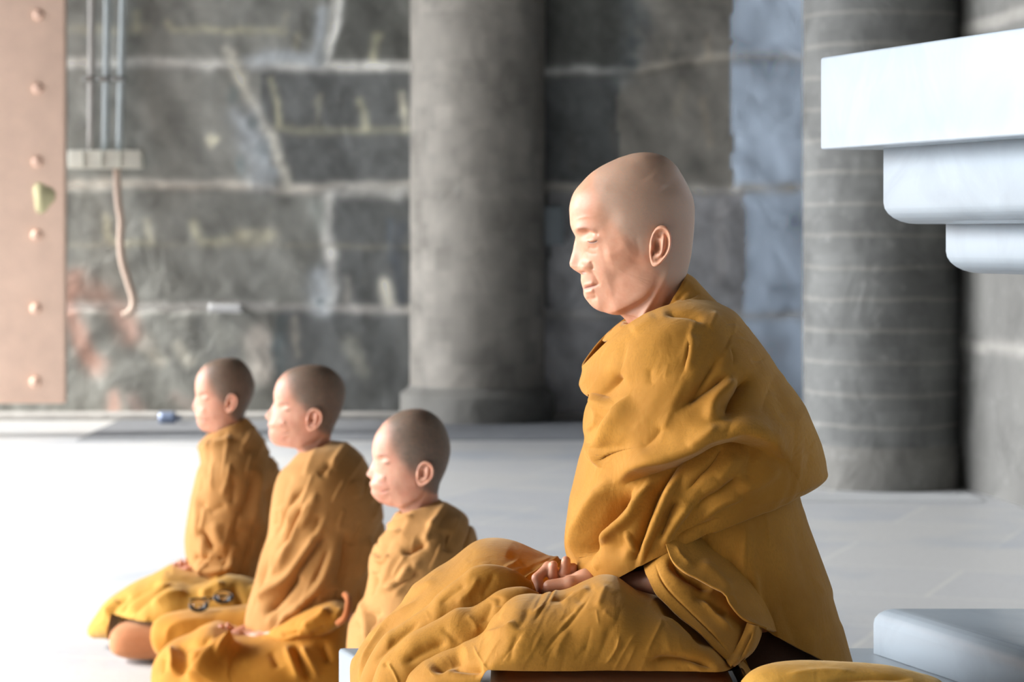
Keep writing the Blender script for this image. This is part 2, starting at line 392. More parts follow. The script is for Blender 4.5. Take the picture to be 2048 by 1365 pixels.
WS = [([(-900,131),(300,128),(560,136),(820,132),(1080,140),(1240,146)], 17, G1, .75), ([(1240,146),(1330,130),(1465,113),(1640,118)], 17, (178,172,160), .85),
 ([(-900,366),(380,370),(560,376),(820,372),(1100,376),(1390,378),(1640,372)], 17, (176,172,164), .8), ([(-900,614),(300,612),(560,616),(820,622),(1100,630),(1640,634)], 15, (168,166,162), .7), ([(-900,845),(1640,845)], 10, (120,116,114), .6),
 ([(675,0),(668,60),(650,105),(640,130)], 20, G1, .9), ([(650,30),(636,80),(632,120)], 26, G2, .8), ([(500,126),(560,116),(630,118)], 26, G2, .8), ([(660,132),(750,130),(815,134)], 14, (186,186,182), .7),
 ([(462,100),(478,140),(492,190),(520,240),(545,290),(560,330),(568,372)], 20, (178,176,166), .9), ([(490,240),(505,290),(520,350)], 52, G2, .85), ([(505,245)], (15, 16), (112,120,122), .8), ([(523,300)], (15, 18), (128,136,140), .9), ([(478,330)], (12, 22), (104,114,116), .8), ([(470,190)], (14, 22), (90,98,98), .7), ([(540,340)], (8, 10), (130,138,142), .7),
 ([(655,395),(652,450),(660,520),(662,600)], 20, G1, .9), ([(650,390),(720,380),(815,384)], 26, (170,170,166), .8), ([(640,560),(645,610)], 40, G2, .9), ([(648,605)], (8, 7), (110,120,124), .9), ([(625,410),(640,450)], 26, (140,146,142), .6),
 ([(1262,0),(1268,60),(1255,120),(1240,150)], 46, (112,116,116), .8), ([(1262,84)], (16, 13), (70,76,78), .9), ([(1262,126)], (16, 11), (74,80,82), .9), ([(1295,60),(1290,130)], 10, (120,116,112), .5),
 ([(140,55),(210,62),(300,60)], 16, (140,138,124), .5), ([(340,50),(350,62),(400,60),(470,62),(560,64)], 14, G3, .6), ([(275,30),(275,58)], 14, G3, .6), ([(540,160),(552,210),(562,250)], 12, G3, .75), ([(556,258),(620,258),(700,260),(830,258)], 14, (150,148,128), .6), ([(640,190),(636,240)], 10, (146,144,128), .5), ([(712,200),(728,256)], 13, G3, .6), ([(795,190),(808,256)], 13, (176,174,160), .75), ([(760,70),(752,118)], 14, (160,158,134), .7), ([(590,70),(588,95)], 14, (156,152,130), .6), ([(570,30),(568,60)], 8, (150,148,130), .5),
 ([(205,435),(218,485),(300,490)], 13, G3, .55), ([(292,445),(305,485)], 13, (170,168,150), .65), ([(390,450),(400,485),(455,480)], 16, G3, .7), ([(480,475),(540,470)], 26, (172,168,146), .7), ([(130,490),(830,494)], 10, (122,120,110), .5), ([(420,280)], (11, 14), (176,174,156), .7), ([(770,570),(778,605)], 22, (176,174,164), .7), ([(690,560),(692,600)], 16, (150,148,142), .6), ([(780,440),(790,520)], 10, (84,90,96), .8), ([(802,450),(804,600)], 20, (70,74,80), .8),
 ([(290,680),(320,720)], 22, (152,148,136), .6), ([(350,690),(375,725)], 20, (150,148,138), .6), ([(395,640),(430,720)], 16, (96,98,96), .5), ([(520,680),(525,740)], 50, (170,164,156), .8), ([(560,640),(556,760)], 26, (84,92,94), .8), ([(590,640),(600,715)], 12, (158,152,140), .6), ([(700,690),(720,740)], 30, (140,140,130), .5), ([(240,640),(300,690)], 20, (110,108,106), .5), ([(410,750),(470,700)], 14, (104,106,108), .4),
 ([(150,560),(140,620),(165,700),(190,730)], 36, (170,112,90), .45), ([(180,580),(240,620),(262,670)], 40, (160,116,98), .45), ([(225,790),(220,830)], 22, (176,138,124), .6), ([(265,800),(280,830)], 26, (160,134,128), .5), ([(350,800),(390,820)], 24, (150,134,128), .5),  # warm strokes: copper door's reflection painted onto the wall
 ([(1130,80),(1128,130)], 16, (70,70,68), .5), ([(1330,90),(1335,125)], 12, (158,152,138), .6), ([(1412,70),(1420,115)], 13, (168,158,142), .6), ([(1362,170),(1350,230)], 16, (150,144,130), .6), ([(1405,200),(1410,290)], 14, (158,148,132), .6), ([(1140,270),(1150,330)], 14, (78,76,72), .5), ([(1225,250),(1235,320)], 14, (84,82,78), .5), ([(1440,400),(1435,560)], 22, (176,174,174), .6), ([(1500,690),(1560,700)], 30, (160,164,172), .6)]
# base tone per block: random grey, some darker, paler and bluish
c = np.zeros(u.shape + (3,)); rng = np.random.RandomState(4)
def blockcol(u, v):
    out = np.zeros(u.shape + (3,)); out[:] = A(lin((112, 113, 110)))
    ed = {0: [-600, -300, 30, 655, 1265, 1462], 1: [-700, -260, 160, 520, 1240, 1465], 2: [-560, -180, 200, 652, 1100, 1490], 3: [-650, -220, 120, 560, 1080, 1485]}
    row = np.digitize(v, [131, 372, 618]); uu = u + wob[0]
    for r in range(4):
        for i in range(len(ed[r]) + 1):
            lo = -1e5 if i == 0 else ed[r][i - 1]; hi = 1e5 if i == len(ed[r]) else ed[r][i]
            m = (row == r) & (uu >= lo) & (uu < hi); g = rng.uniform(-7, 7)
            base = (106 + g, 107 + g, 103 + g)
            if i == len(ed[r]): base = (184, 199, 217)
            elif i == len(ed[r]) - 1: base = (126, 123, 116) if r < 2 else (150, 150, 152)
            if r == 0 and i == len(ed[r]) - 2: base = (78, 79, 76)  # darker blocks around the column carry its shadow in their tone
            if r in (1, 2, 3) and i == len(ed[r]) - 2: base = (82, 84, 84)
            out[m] = A(lin(base))
    return out
BC = blockcol(u, v); tmp = paint(u, v, (0, 0, 0), [], wob)
Cc = BC.copy(); fine = vnoise(Pw * (1, 0, 1), 9, 3, 12)
for s in WS:
    pts, wd, rgb, al = s; uu, vv = u + wob[0], v + wob[1]
    if len(pts) == 1: d = np.hypot((uu - pts[0][0]) / wd[0], (vv - pts[0][1]) / wd[1]); a_ = al * np.clip(1.5 - d * 1.1, 0, 1)
    else: d, _, _ = sdist(uu, vv, pts); a_ = (al if rgb[0] - rgb[2] < 18 else al * .7) * np.exp(-(d / (wd * .62)) ** 2.6)
    a_ = a_ * .95 * np.clip(1 + .6 * fine, .2, 1.3); Cc = Cc * (1 - a_[..., None]) + A(lin(rgb)) * .95 * a_[..., None]
streak = vnoise(np.stack([XX * 1.0 + ZZ * .5, XX * 0, ZZ * .45], -1), 5, 4, 5); blot = vnoise(np.stack([XX * 1.2, XX * 0, ZZ], -1), 8, 3, 15); Cc = Cc * np.clip(1 + .55 * streak + .35 * blot, .3, 1.9)[..., None]
joint = np.zeros(u.shape)
for s in WS[:6]:
    d, _, _ = sdist(u + wob[0], v + wob[1], s[0]); joint = np.maximum(joint, np.exp(-(d / 9.) ** 2))
Pw[..., 1] += .03 * joint - .035 * vnoise(Pw, 2.2, 4, 8)
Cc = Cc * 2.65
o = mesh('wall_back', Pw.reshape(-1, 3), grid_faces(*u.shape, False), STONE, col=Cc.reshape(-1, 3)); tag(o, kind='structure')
# right wall: nearer, running towards the camera
tt = np.r_[np.linspace(0, 1, 330)]; ax = np.stack([2.30 + 1.15 * tt, 12.45 - 8.2 * tt], 1); zz2 = np.r_[np.arange(0, 3.2, .03), np.linspace(3.2, 6, 10)]
Pr = np.zeros((len(zz2), len(tt), 3)); Pr[..., 0] = ax[:, 0]; Pr[..., 1] = ax[:, 1]; Pr[..., 2] = zz2[:, None]
ur, vr = proj(Pr); w1 = vnoise(Pr, 3.5, 3, 3)
Cr = np.broadcast_to(A(lin((122, 121, 117))), ur.shape + (3,)).copy()
zj = [.745, 1.55, 2.35, 3.2]; 
for z0 in zj:
    a_ = .6 * np.clip(1.5 - np.abs(Pr[..., 2] - z0 + w1 * .03) / .028, 0, 1)[..., None]; Cr = Cr * (1 - a_) + A(lin((186, 182, 174))) * a_
for r_ in range(4):
    for k_ in range(8):
        yj = 11.3 - 1.25 * k_ - .55 * (r_ % 2); m = (Pr[..., 2] > ([0] + zj)[r_]) & (Pr[..., 2] < zj[r_]); a_ = (.7 * np.clip(1.5 - np.abs(Pr[..., 1] - yj + w1 * .1) / .03, 0, 1) * m)[..., None]; Cr = Cr * (1 - a_) + A(lin((176, 172, 166))) * a_
Cr *= .9 * np.clip(1 + .3 * vnoise(Pr * (1, 1, .5), 4, 4, 9), .5, 1.6)[..., None]
Pr[..., 0] -= .03 * vnoise(Pr, 2.2, 4, 7)
o = mesh('wall_right', Pr.reshape(-1, 3), grid_faces(*ur.shape, False), STONE, col=Cr.reshape(-1, 3)); tag(o, kind='structure')
bm = box_mesh((2.32, 12.40, 0), (2.60, 17.6, 6), 0); tag(bm_obj('wall_side', bm, STONE), kind='structure')
# columns with thin bands of mortar and a wider plinth
def column(x, y, r, rp, hp, pitch, seed, base, label):
    n = 160; th = np.linspace(0, 2 * math.pi, n, endpoint=False); z = np.r_[np.linspace(0, 3.4, 300), [6.0]]
    rr = np.where(z < hp - .06, rp, np.where(z < hp, rp - (rp - r) * (z - hp + .06) / .06, r))
    P = np.stack([x + rr[:, None] * np.cos(th), y + rr[:, None] * np.sin(th), np.broadcast_to(z[:, None], (len(z), n))], -1)
    q = P - (x, y, 0); nz_ = vnoise(q, 5, 4, seed)
    band = np.abs(((P[..., 2] + .012 * nz_) / pitch) % 1 - .5) * 2; jn = np.clip((band - .86) / .1, 0, 1)
    C = (2.0 if seed == 11 else 1.1) * A(lin(base)) * np.clip(1 + .32 * nz_, .5, 1.6)[..., None]; bid = np.floor(P[..., 2] / pitch + .5)
    tile = hash3((bid * 7).astype(int), np.floor(th / .28 + bid * .5).astype(int), bid.astype(int) * 0 + seed)
    C = C * (.86 + .28 * tile)[..., None]; C = C * (1 - .35 * jn[..., None]) + A(lin((176, 172, 162))) * .35 * jn[..., None]
    top = (P[..., 2] < hp)[..., None]; C = np.where(top, (1 if seed == 11 else .62) * A(lin((150, 148, 142))) * np.clip(1 + .25 * nz_, .6, 1.5)[..., None], C)
    P[..., 0] += .006 * nz_ * np.cos(th); P[..., 1] += .006 * nz_ * np.sin(th)
    o = mesh('column', P.reshape(-1, 3), grid_faces(len(z), n), STONE, col=C.reshape(-1, 3), origin=(x, y, 0)); return tag(o, label, 'column')
column(-.243, 17.05, .475, .545, .24, .162, 11, (128, 124, 117), 'round stone column with a low plinth against the back wall')
column(1.93, 12.62, .41, .425, .22, .162, 23, (104, 105, 103), 'dark round stone column right behind the elder, beside the right wall')
# kerbs and floor
tag(bm_obj('trim_1', box_mesh((-9, 16.92, 0), (2.3, 17.2, .045), .01), stone_mat('kerb stone')), kind='structure')
tag(bm_obj('shade_strip', box_mesh((-2.75, 15.25, -.01), (2.2, 16.9, .006), 0), stone_mat('floor strip shade tone', .8, .2), smooth=False), kind='structure')  # darker strip stands in for the shade along the wall foot
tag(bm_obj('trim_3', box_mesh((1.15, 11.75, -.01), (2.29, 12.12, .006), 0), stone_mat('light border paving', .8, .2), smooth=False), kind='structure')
for n_, c_ in (('trim_1', (196, 194, 190)), ('shade_strip', (138, 141, 146)), ('trim_3', (205, 207, 208))):
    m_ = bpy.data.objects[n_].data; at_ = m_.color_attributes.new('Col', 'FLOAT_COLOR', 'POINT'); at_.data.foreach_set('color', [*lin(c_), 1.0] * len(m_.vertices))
def floor_mat():
    m, t, b = newmat('pale grey paving'); co = objco(t, (1, 1, 1), (0, 0, math.radians(21)))
    br = t.nodes.new('ShaderNodeTexBrick'); t.links.new(co, br.inputs['Vector']); br.inputs['Scale'].default_value = 1
    br.inputs['Brick Width'].default_value = 1.15; br.inputs['Row Height'].default_value = .72; br.inputs['Mortar Size'].default_value = .012; br.inputs['Mortar Smooth'].default_value = .3
    for k_, cc in (('Color1', (216, 216, 214)), ('Color2', (206, 208, 211)), ('Mortar', (226, 226, 222))): br.inputs[k_].default_value = (*lin(cc), 1)
    n1 = noise_node(t, 1.1, 5, .6, objco(t)); n2 = noise_node(t, 40, 3, .6, objco(t))
    c = mix(t, br.outputs['Color'], lin((176, 186, 198)), ramp(t, n1.outputs['Fac'], .5, .8)); c = mix(t, c, lin((178, 176, 170)), ramp(t, n2.outputs['Fac'], .55, .9))
    t.links.new(c, b.inputs['Base Color']); b.inputs['Roughness'].default_value = .42; b.inputs['Specular IOR Level'].default_value = .45
    bump(t, b, n2.outputs['Fac'], .08, .01); return m
import bmesh
bm = box_mesh((-30, -6, -.2), (9, 17.6, 0), 0); tag(bm_obj('floor', bm, floor_mat(), smooth=False), kind='structure')
bm = box_mesh((-8.3, -6, 5.6), (9, 17.6, 6.0), 0); tag(bm_obj('ceiling', bm, stone_mat('dark ceiling'), smooth=False), kind='structure')
# copper clad door leaf
def simple(name, rgb, rough=.5, metal=0., nz=0.):
    m, t, b = newmat(name); co = objco(t); n = noise_node(t, 6, 4, .6, co); c = mix(t, lin(rgb), tuple(x * .86 for x in lin(rgb)), ramp(t, n.outputs['Fac'], .35, .75))
    t.links.new(c, b.inputs['Base Color']); b.inputs['Roughness'].default_value = rough; b.inputs['Metallic'].default_value = metal; return m
COP = simple('salmon copper sheet', (252, 216, 194), .45, .1)
door = empty('door_1', (-3.7, 15.5, .217)); tag(door, kind='structure')
bm_obj('door_leaf', box_mesh((-4.6, 15.5, .217), (-2.865, 15.58, 5.5), .012), COP, door, origin=(-3.7, 15.54, .217))
RV = simple('rivet head', (246, 206, 184), .4, .05)
for k_ in range(12):
    z = P3(70, 765, 15.5)[2] + k_ * .471
    if z > 5.3: break
    bm = bmesh.new(); bmesh.ops.create_uvsphere(bm, u_segments=20, v_segments=12, radius=.036)
    for v_ in bm.verts: v_.co = Vector((v_.co.x - 3.055 + .004 * k_ , v_.co.y * .6 + 15.495, v_.co.z + z))
    bm_obj('rivet', bm, RV, door, origin=(-3.055, 15.495, z))
PD = simple('lichen patch', (222, 214, 170), .8)
th = np.linspace(0, 2 * math.pi, 40, endpoint=False); r0 = .085 + .015 * np.sin(3 * th + 1); c0 = P3(86, 395, 15.494)
bm = bmesh.new(); vs = [bm.verts.new((c0[0] + r0[i] * .8 * math.cos(a), 15.4955, c0[2] + r0[i] * math.sin(a) * 1.1)) for i, a in enumerate(th)]; fc = bm.faces.new(vs); ex = bmesh.ops.extrude_face_region(bm, geom=[fc])
for g in ex['geom']:
    if isinstance(g, bmesh.types.BMVert): g.co.y += .006
bm_obj('stain', bm, PD, door, origin=tuple(c0))
bm_obj('door_post', box_mesh((-4.75, 15.42, 0), (-4.55, 15.66, 5.6), .01), simple('dark timber post', (90, 70, 58), .7), door, origin=(-4.65, 15.54, 0))
# conduits, junction box, hose
PIPE = simple('grey conduit', (196, 194, 190), .45); PIPE2 = simple('blue grey conduit', (206, 218, 222), .4); BOXM = simple('ivory plastic', (246, 246, 234), .5); HOSE = simple('beige hose', (222, 200, 184), .6)
zb = P3(0, 300, 17.05)[2]
for ub, ut, mt, lb in ((182, 184, PIPE, 'grey vertical conduit nearest the copper door, entering the ivory box'), (210, 215, PIPE2, 'middle one of the three vertical conduits above the ivory box'), (239, 246, PIPE2, 'blue-grey vertical conduit above the ivory box, right one of three')):
    a_, b_ = P3(ub, 300, 17.08), P3(ut, 0, 17.08); b_ = a_ + (b_ - a_) * 2.4
    e = empty('conduit', tuple(a_), lb, 'pipe', 'conduits on the back wall')
    V, Fq, tr = tube([a_, (a_ + b_) / 2, b_], .026, 16, 20); mesh('pipe', V, Fq, mt, e, tris=tr)
    cp = a_ + (b_ - a_) * ((300 - 158) / 300. / 2.4); bm_obj('clamp', box_mesh(cp - (.055, .035, .018), cp + (.035, .06, .018), .008), simple('clamp', (180, 184, 184), .25, .7), e, origin=tuple(cp))
jb0, jb1 = P3(135, 337, 17.0), P3(283, 300, 17.0)
e = empty('junction_box', ((jb0[0] + jb1[0]) / 2, 17.05, jb0[2]), 'long ivory junction box on the back wall under three conduits', 'electrical box')
bm_obj('housing', box_mesh((jb0[0], 17.0, jb0[2]), (jb1[0], 17.15, jb1[2]), .012), BOXM, e, origin=(jb0[0], 17, jb0[2]))
for k_ in range(3):
    x = jb0[0] + (jb1[0] - jb0[0]) * (.22 + .25 * k_); bm_obj('cover_strip', box_mesh((x - .006, 16.992, jb0[2] + .01), (x + .006, 17.02, jb1[2] - .01), .002), simple('strip', (190, 192, 180), .5), e, origin=(x, 17, jb0[2]))
V, Fq, tr = tube([P3(a, b, 17.06) for a, b in ((233, 336), (236, 400), (242, 440), (241, 480), (244, 520), (256, 562), (267, 600), (262, 622), (247, 632))], .026, 16, 70)
tag(mesh('hose', V, Fq, HOSE, tris=tr, origin=P3(233, 336, 17.06)), 'beige flexible hose dangling in a curve below the ivory junction box', 'hose')
tl0 = P3(450, 617, 17.08); tl = empty('tube_lamp', tuple(tl0), 'short white horizontal tube fixed on a mortar joint of the back wall', 'wall fitting')
V, Fq, tr = tube([P3(418, 616, 17.08), P3(450, 617, 17.08), P3(484, 618, 17.08)], .031, 16, 12); TW_ = simple('white plastic', (236, 238, 240), .4)
mesh('tube', V, Fq, TW_, tl, tris=tr)
for s_ in (-.09, .09): bm_obj('bracket', box_mesh((tl0[0] + s_ - .012, 17.09, tl0[2] - .02), (tl0[0] + s_ + .012, 17.26, tl0[2] + .02), .003), TW_, tl, origin=(tl0[0] + s_, 17.15, tl0[2]))
a_, b_ = P3(1077, 491, 17.0), P3(1128, 412, 17.0)
bm = box_mesh((a_[0], 17.0, a_[2]), (b_[0], 17.12, b_[2]), .01)
tag(bm_obj('wall_plate', bm, simple('pale grey plate', (150, 160, 166), .4), origin=(a_[0], 17.05, a_[2])), 'pale grey rectangular plate on the dark wall in front of the elder\'s face', 'wall plate')
# bottle shape guessed for a small bluish glint at the wall foot
c0 = P3(342, 842, 16.8); e = empty('guessed_bottle', (c0[0], 16.6, 0), 'guessed bluish bottle for a small glint at the foot of the back wall', 'guessed_bottle')
V, Fq, tr = tube([(c0[0] - .05, 16.6, .043), (c0[0] + .06, 16.6, .043)], .042, 20, 6); gm = simple('guessed bottle bluish glass', (150, 166, 196), .15, .2); mesh('guessed_bottle_body', V, Fq, gm, e, tris=tr)
V, Fq, tr = tube([(c0[0] + .055, 16.6, .043), (c0[0] + .10, 16.6, .043)], .018, 14, 6); mesh('guessed_bottle_neck', V, Fq, gm, e, tris=tr)
# ---------------------------------------------------------------- platform and stepped pedestal
def marble(name, rgb, rough=.22):
    m, t, b = newmat(name); co = objco(t); n = noise_node(t, 5, 6, .6, co, 1.2); n2 = noise_node(t, 260, 2, .5, co)
    c = mix(t, lin(rgb), tuple(x * .86 for x in lin(rgb)), ramp(t, n.outputs['Fac'], .45, .75)); t.links.new(c, b.inputs['Base Color']); b.inputs['Roughness'].default_value = rough
    bump(t, b, n2.outputs['Fac'], .05, .001); return m
MAR = marble('pale blue-grey painted stone', (174, 184, 192)); MAR2 = marble('platform stone', (158, 166, 172), .35)
dx, dy = .363, -1.0
def par(x0, y0, x1, ylen): return [(x0, y0), (x1, y0), (x1, y0 - ylen), (x0 + dx * ylen, y0 - ylen)]
PT = .62
x0 = P3(678, 1300, 3.98)[0]
tag(bm_obj('platform', prism(par(x0, 3.98, 2.6, 2.3), 0, PT, .006, 2, 'top'), MAR2, origin=(x0 + 1, 3.2, 0)), 'low pale stone platform carrying the elder\'s cushion and the stepped pedestal', 'platform')
ped = empty('pedestal', (1.4, 3.4, PT), 'pale blue-grey stepped stone pedestal right of the elder, rounded base slab and overhanging top', 'pedestal')
DC = 3.92
def px_x(u_, d_): return (u_ - U0) * d_ / FPX
def zz_(v_, d_): return CZ - (v_ - V0) * d_ / FPX
xb = px_x(1747, DC); zt = zz_(1213, DC)
bm_obj('base_slab', prism(par(xb, DC, 2.5, 1.75), PT + .001, zt - .0, .028, 5, 'top'), MAR, ped, origin=(1.4, 3.2, PT))
xt = px_x(1640, DC)
bm_obj('top_slab', prism(par(xt, DC, 2.5, 1.9), zz_(300, DC), zz_(115, DC), .004, 2), MAR, ped, origin=(1.4, 3.2, 1.44))
for du, v0_, v1_ in ((1760, 449, 298), (1876, 545, 447)):
    x = px_x(du, DC - .03); bm_obj('moulding', prism(par(x, DC - .03 - (du - 1640) * .0003, 2.5, 1.75), zz_(v0_, DC - .03), zz_(v1_, DC - .03), .034, 6, 'bot'), MAR, ped, origin=(1.4, 3.2, 1.3))
bm_obj('shaft', prism(par(.98, DC - .12, 2.4, 1.4), zt - .02, zz_(545, DC - .03) + .01, .01, 2), MAR, ped, origin=(1.6, 3.2, .7))
# ---------------------------------------------------------------- cushions
def pillow(name, lo, hi, mat, label, cat, e1=.35, nzv=(3, 12), rot=0.):
    n, m = 90, 180; a = np.linspace(-math.pi / 2, math.pi / 2, n); b = np.linspace(0, 2 * math.pi, m, endpoint=False); sg = lambda x, p: np.sign(x) * np.abs(x) ** p
    lo, hi = A(lo, float), A(hi, float); c0 = (lo + hi) / 2; h = (hi - lo) / 2
    P = np.stack([h[0] * sg(np.cos(a), .55)[:, None] * sg(np.cos(b), e1), h[1] * sg(np.cos(a), .55)[:, None] * sg(np.sin(b), e1), np.broadcast_to(h[2] * sg(np.sin(a), .6)[:, None], (n, m))], -1)
    if rot: P = P @ A([[math.cos(rot), math.sin(rot), 0], [-math.sin(rot), math.cos(rot), 0], [0, 0, 1]])
    P = P + c0; P[..., 2] += nzv[0] * .001 * vnoise(P, nzv[1], 3)
    P[..., 2] = np.maximum(P[..., 2], lo[2])
    return tag(mesh(name, P.reshape(-1, 3), grid_faces(n, m), mat, origin=(c0[0], c0[1], lo[2])), label, cat)
pillow('cushion', (-.03, 3.135, PT + .001), (.302, 3.90, .724), MAT_BR, 'flat brown cushion under the elder on the pale platform', 'cushion', .25)
fc = empty('folded_cloth', (.46, 3.2, PT), 'folded mustard cloth on the platform behind the elder\'s back', 'folded cloth')
cloth('upper_fold', [(1480,1372),(1486,1360),(1506,1342),(1545,1328),(1610,1323),(1700,1326),(1780,1335),(1850,1352),(1880,1362),(1890,1372)], [(1482,1378),(1490,1390),(1512,1398),(1550,1402),(1610,1402),(1700,1402),(1780,1402),(1850,1400),(1880,1392),(1892,1378)],
  [.01,.02,.03,.04,.045,.045,.045,.04,.03,.01], 3.078, LAPM, fc, nt=200, nth=200, strokes=[([(1560,1352),(1640,1342),(1720,1346)], 3, 8), ([(1650,1366),(1740,1356),(1830,1358)], -5, 4, 6), ([(1500,1360),(1530,1345)], 2, 6)], noise=(2, 18))
cloth('lower_fold', [(1492,1402),(1500,1396),(1540,1392),(1620,1392),(1720,1392),(1830,1394),(1900,1398),(1912,1405)], [(1494,1500),(1502,1524),(1540,1530),(1620,1530),(1720,1530),(1830,1530),(1900,1524),(1912,1500)],
  [.01,.03,.045,.048,.048,.045,.03,.01], 3.074, SASH, fc, nt=100, nth=120, noise=(2, 18))
q0, q1 = P3(224, 1312, 7.42), P3(375, 1247, 7.42)
pillow('cushion', (q0[0], 7.28, .001), (q1[0] + .28, 7.72, q1[2] + .015), MAT_BR, 'brown box cushion on the floor under the farthest monk\'s knee', 'cushion', .3)
# mustard roll with spectacles resting on it
cloth_e = empty('folded_cloth', (-.98, 7.1, 0), 'rolled mustard cloth on the floor beside the farthest monk\'s knee, spectacles on top', 'folded cloth')
cloth('rolled_cloth', [(303,1275),(306,1250),(325,1232),(370,1222),(420,1219),(470,1214),(520,1210),(560,1225)], [(305,1285),(316,1305),(335,1322),(375,1326),(425,1326),(475,1326),(525,1326),(562,1310)], [.02,.08,.11,.125,.125,.125,.12,.05], 7.12, SASH, cloth_e, nt=160, nth=160, strokes=[([(330,1300),(338,1262),(370,1245),(440,1240)], 8, 10), ([(350,1290),(420,1270)], -6, 9)], noise=(3, 14))
SM = simple('dark metal spectacle frame', (70, 74, 80), .25, .8)
c0 = P3(424, 1209, 7.10); sp_e = empty('spectacles', tuple(c0), 'thin-framed spectacles lying on the rolled mustard cloth', 'spectacles')
gl = bpy.data.materials.new('clear lens'); gl.use_nodes = True; gb = gl.node_tree.nodes['Principled BSDF']; gb.inputs['Transmission Weight'].default_value = 1; gb.inputs['Roughness'].default_value = .05; gb.inputs['IOR'].default_value = 1.3
for s_ in (-1, 1):
    a = np.linspace(0, 2 * math.pi, 25); ring = [(c0[0] + s_ * .036 + .027 * math.cos(t_) * 1, c0[1] - .02 + .012 * math.sin(t_), c0[2] + .012 + .017 * math.sin(t_) - .012 * s_ * -1) for t_ in a]
    V, Fq, tr = tube(ring, .0022, 8, 50); mesh('rim', V, Fq, SM, sp_e, tris=tr)
    bm = bmesh.new(); vs = [bm.verts.new(p_) for p_ in ring[:-1]]; f_ = bm.faces.new(vs); ex = bmesh.ops.extrude_face_region(bm, geom=[f_])
    for g in ex['geom']:
        if isinstance(g, bmesh.types.BMVert): g.co.y += .002
    bm_obj('lens', bm, gl, sp_e, origin=(c0[0], c0[1], c0[2]))
    V, Fq, tr = tube([(c0[0] + s_ * .062, c0[1] - .02, c0[2] + .016), (c0[0] + s_ * .05, c0[1] + .03, c0[2] + .012), (c0[0] - s_ * .03, c0[1] + .045, c0[2] + .012)], .0022, 8, 20); mesh('temple_arm', V, Fq, SM, sp_e, tris=tr)
V, Fq, tr = tube([(c0[0] - .01, c0[1] - .02, c0[2] + .012), (c0[0], c0[1] - .022, c0[2] + .016), (c0[0] + .01, c0[1] - .02, c0[2] + .02)], .002, 8, 10); mesh('bridge', V, Fq, SM, sp_e, tris=tr)
pillow('cushion', (px_x(560, 6.7), 6.45, .001), (px_x(760, 6.7), 7.05, .10), SASH, 'mustard cushion under the middle monk of the row', 'cushion', .4)
pillow('cushion', (px_x(720, 5.7), 5.45, .001), (px_x(985, 5.7), 6.0, .10), SASH, 'mustard cushion under the nearest monk of the row', 'cushion', .4)
# ================================================================= people
HW = [0, .031, .049, .0605, .0675, .0725, .075, .0755, .075, .0735, .071, .069, .066, .063, .060, .057, .0545, .053, .052, .0515, .0515, .052, .056]
HK = [0, .05, .1, .14, .16, .18, .2, .22, .24, .26, .28, .32, .36, .4, .44, .48, .5, .48, .4, .25, .12, 0, 0]
MAIN_F = [(1290,304.6),(1252,311),(1215,326),(1184,345),(1160,369),(1146,388),(1139,412),(1139.5,434),(1142,455),(1152,478),(1158,500),(1161,525),(1162,547),(1162,563),(1166,579),(1168,592),(1177,606),(1189,617),(1206,624),(1230,624.5),(1245,634),(1256,648),(1268,670)]
MAIN_B = [(1290,304.6),(1326,312),(1349,329),(1364,351),(1377,375),(1386,397),(1389,418),(1389,440),(1388,457),(1386,478),(1383,505),(1378,530),(1373,552),(1371,572),(1372,590),(1374,605),(1377,620),(1380,632),(1384,645),(1390,660),(1396,672),(1402,685),(1412,705)]
# sculpting of the face: brow, socket, lid, cheekbone, jaw, neck muscle ... (photo px of the elder; mapped onto the others)
FACE = [([(1172,470)], -6.5, 17, 10), ([(1184,479)], 4.2, 13, 8), ([(1146,462),(1160,457),(1178,459),(1196,468)], 3.2, 7),
 ([(1173,482),(1181,485),(1190,484),(1198,480)], -1.8, 2.2, 1.4), ([(1176,470),(1186,467),(1198,472)], -1.0, 2.5),
 ([(1175,494),(1186,497),(1197,494)], -1.0, 4),
 ([(1206,512),(1236,503),(1266,486)], 2.6, 20), ([(1212,566),(1240,550),(1268,532),(1288,512)], -3.0, 22),
 ([(1177,538),(1186,548),(1193,560),(1199,578)], -1.6, 5), ([(1171,533)], 5.5, 10, 9), ([(1180,522),(1185,532),(1184,542)], -2.2, 3.5), ([(1166,545)], -2.5, 6, 3),
 ([(1163,579),(1174,576.5),(1186,573),(1198,568.5)], -2.6, 2.6), ([(1165,571),(1178,568),(1190,566)], 1.6, 4.5), ([(1167,585),(1178,584),(1190,580)], 2.0, 5),
 ([(1170,598),(1182,599),(1196,594)], -2.0, 6), ([(1198,610)], 1.4, 13), 
 ([(1218,440)], -3.5, 22, 26), ([(1300,345),(1330,380)], 1.5, 26),
 ([(1203,624),(1232,619),(1262,606),(1288,590),(1302,570),(1309,545)], 5.5, 30, 9), ([(1236,632),(1268,618),(1298,596),(1312,566)], -4.0, 9),
 ([(1346,520),(1326,560),(1304,600),(1282,640),(1270,664)], 5.0, 9), ([(1352,560),(1340,600),(1330,640)], -3.5, 12),
 ([(1270,470),(1282,520)], -1.0, 8), ([(1222,556),(1229,580),(1232,602)], -.6, 9), ([(1150,440),(1170,434),(1195,436)], .6, 4), ([(1168,500),(1180,507),(1196,508)], -.9, 4), ([(1172,463)], -2.5, 9, 6)]
def nose_prof(v, pts): return np.interp(v, [q[0] for q in pts], [q[1] for q in pts])
def affine(src, dst):
    (f0, b0, t0, c0), (f1, b1, t1, c1) = src, dst
    su, sv = (b1 - f1) / (b0 - f0), (c1 - t1) / (c0 - t0)
    return lambda q: (f1 + (q[0] - f0) * su, t1 + (q[1] - t0) * sv), su, sv
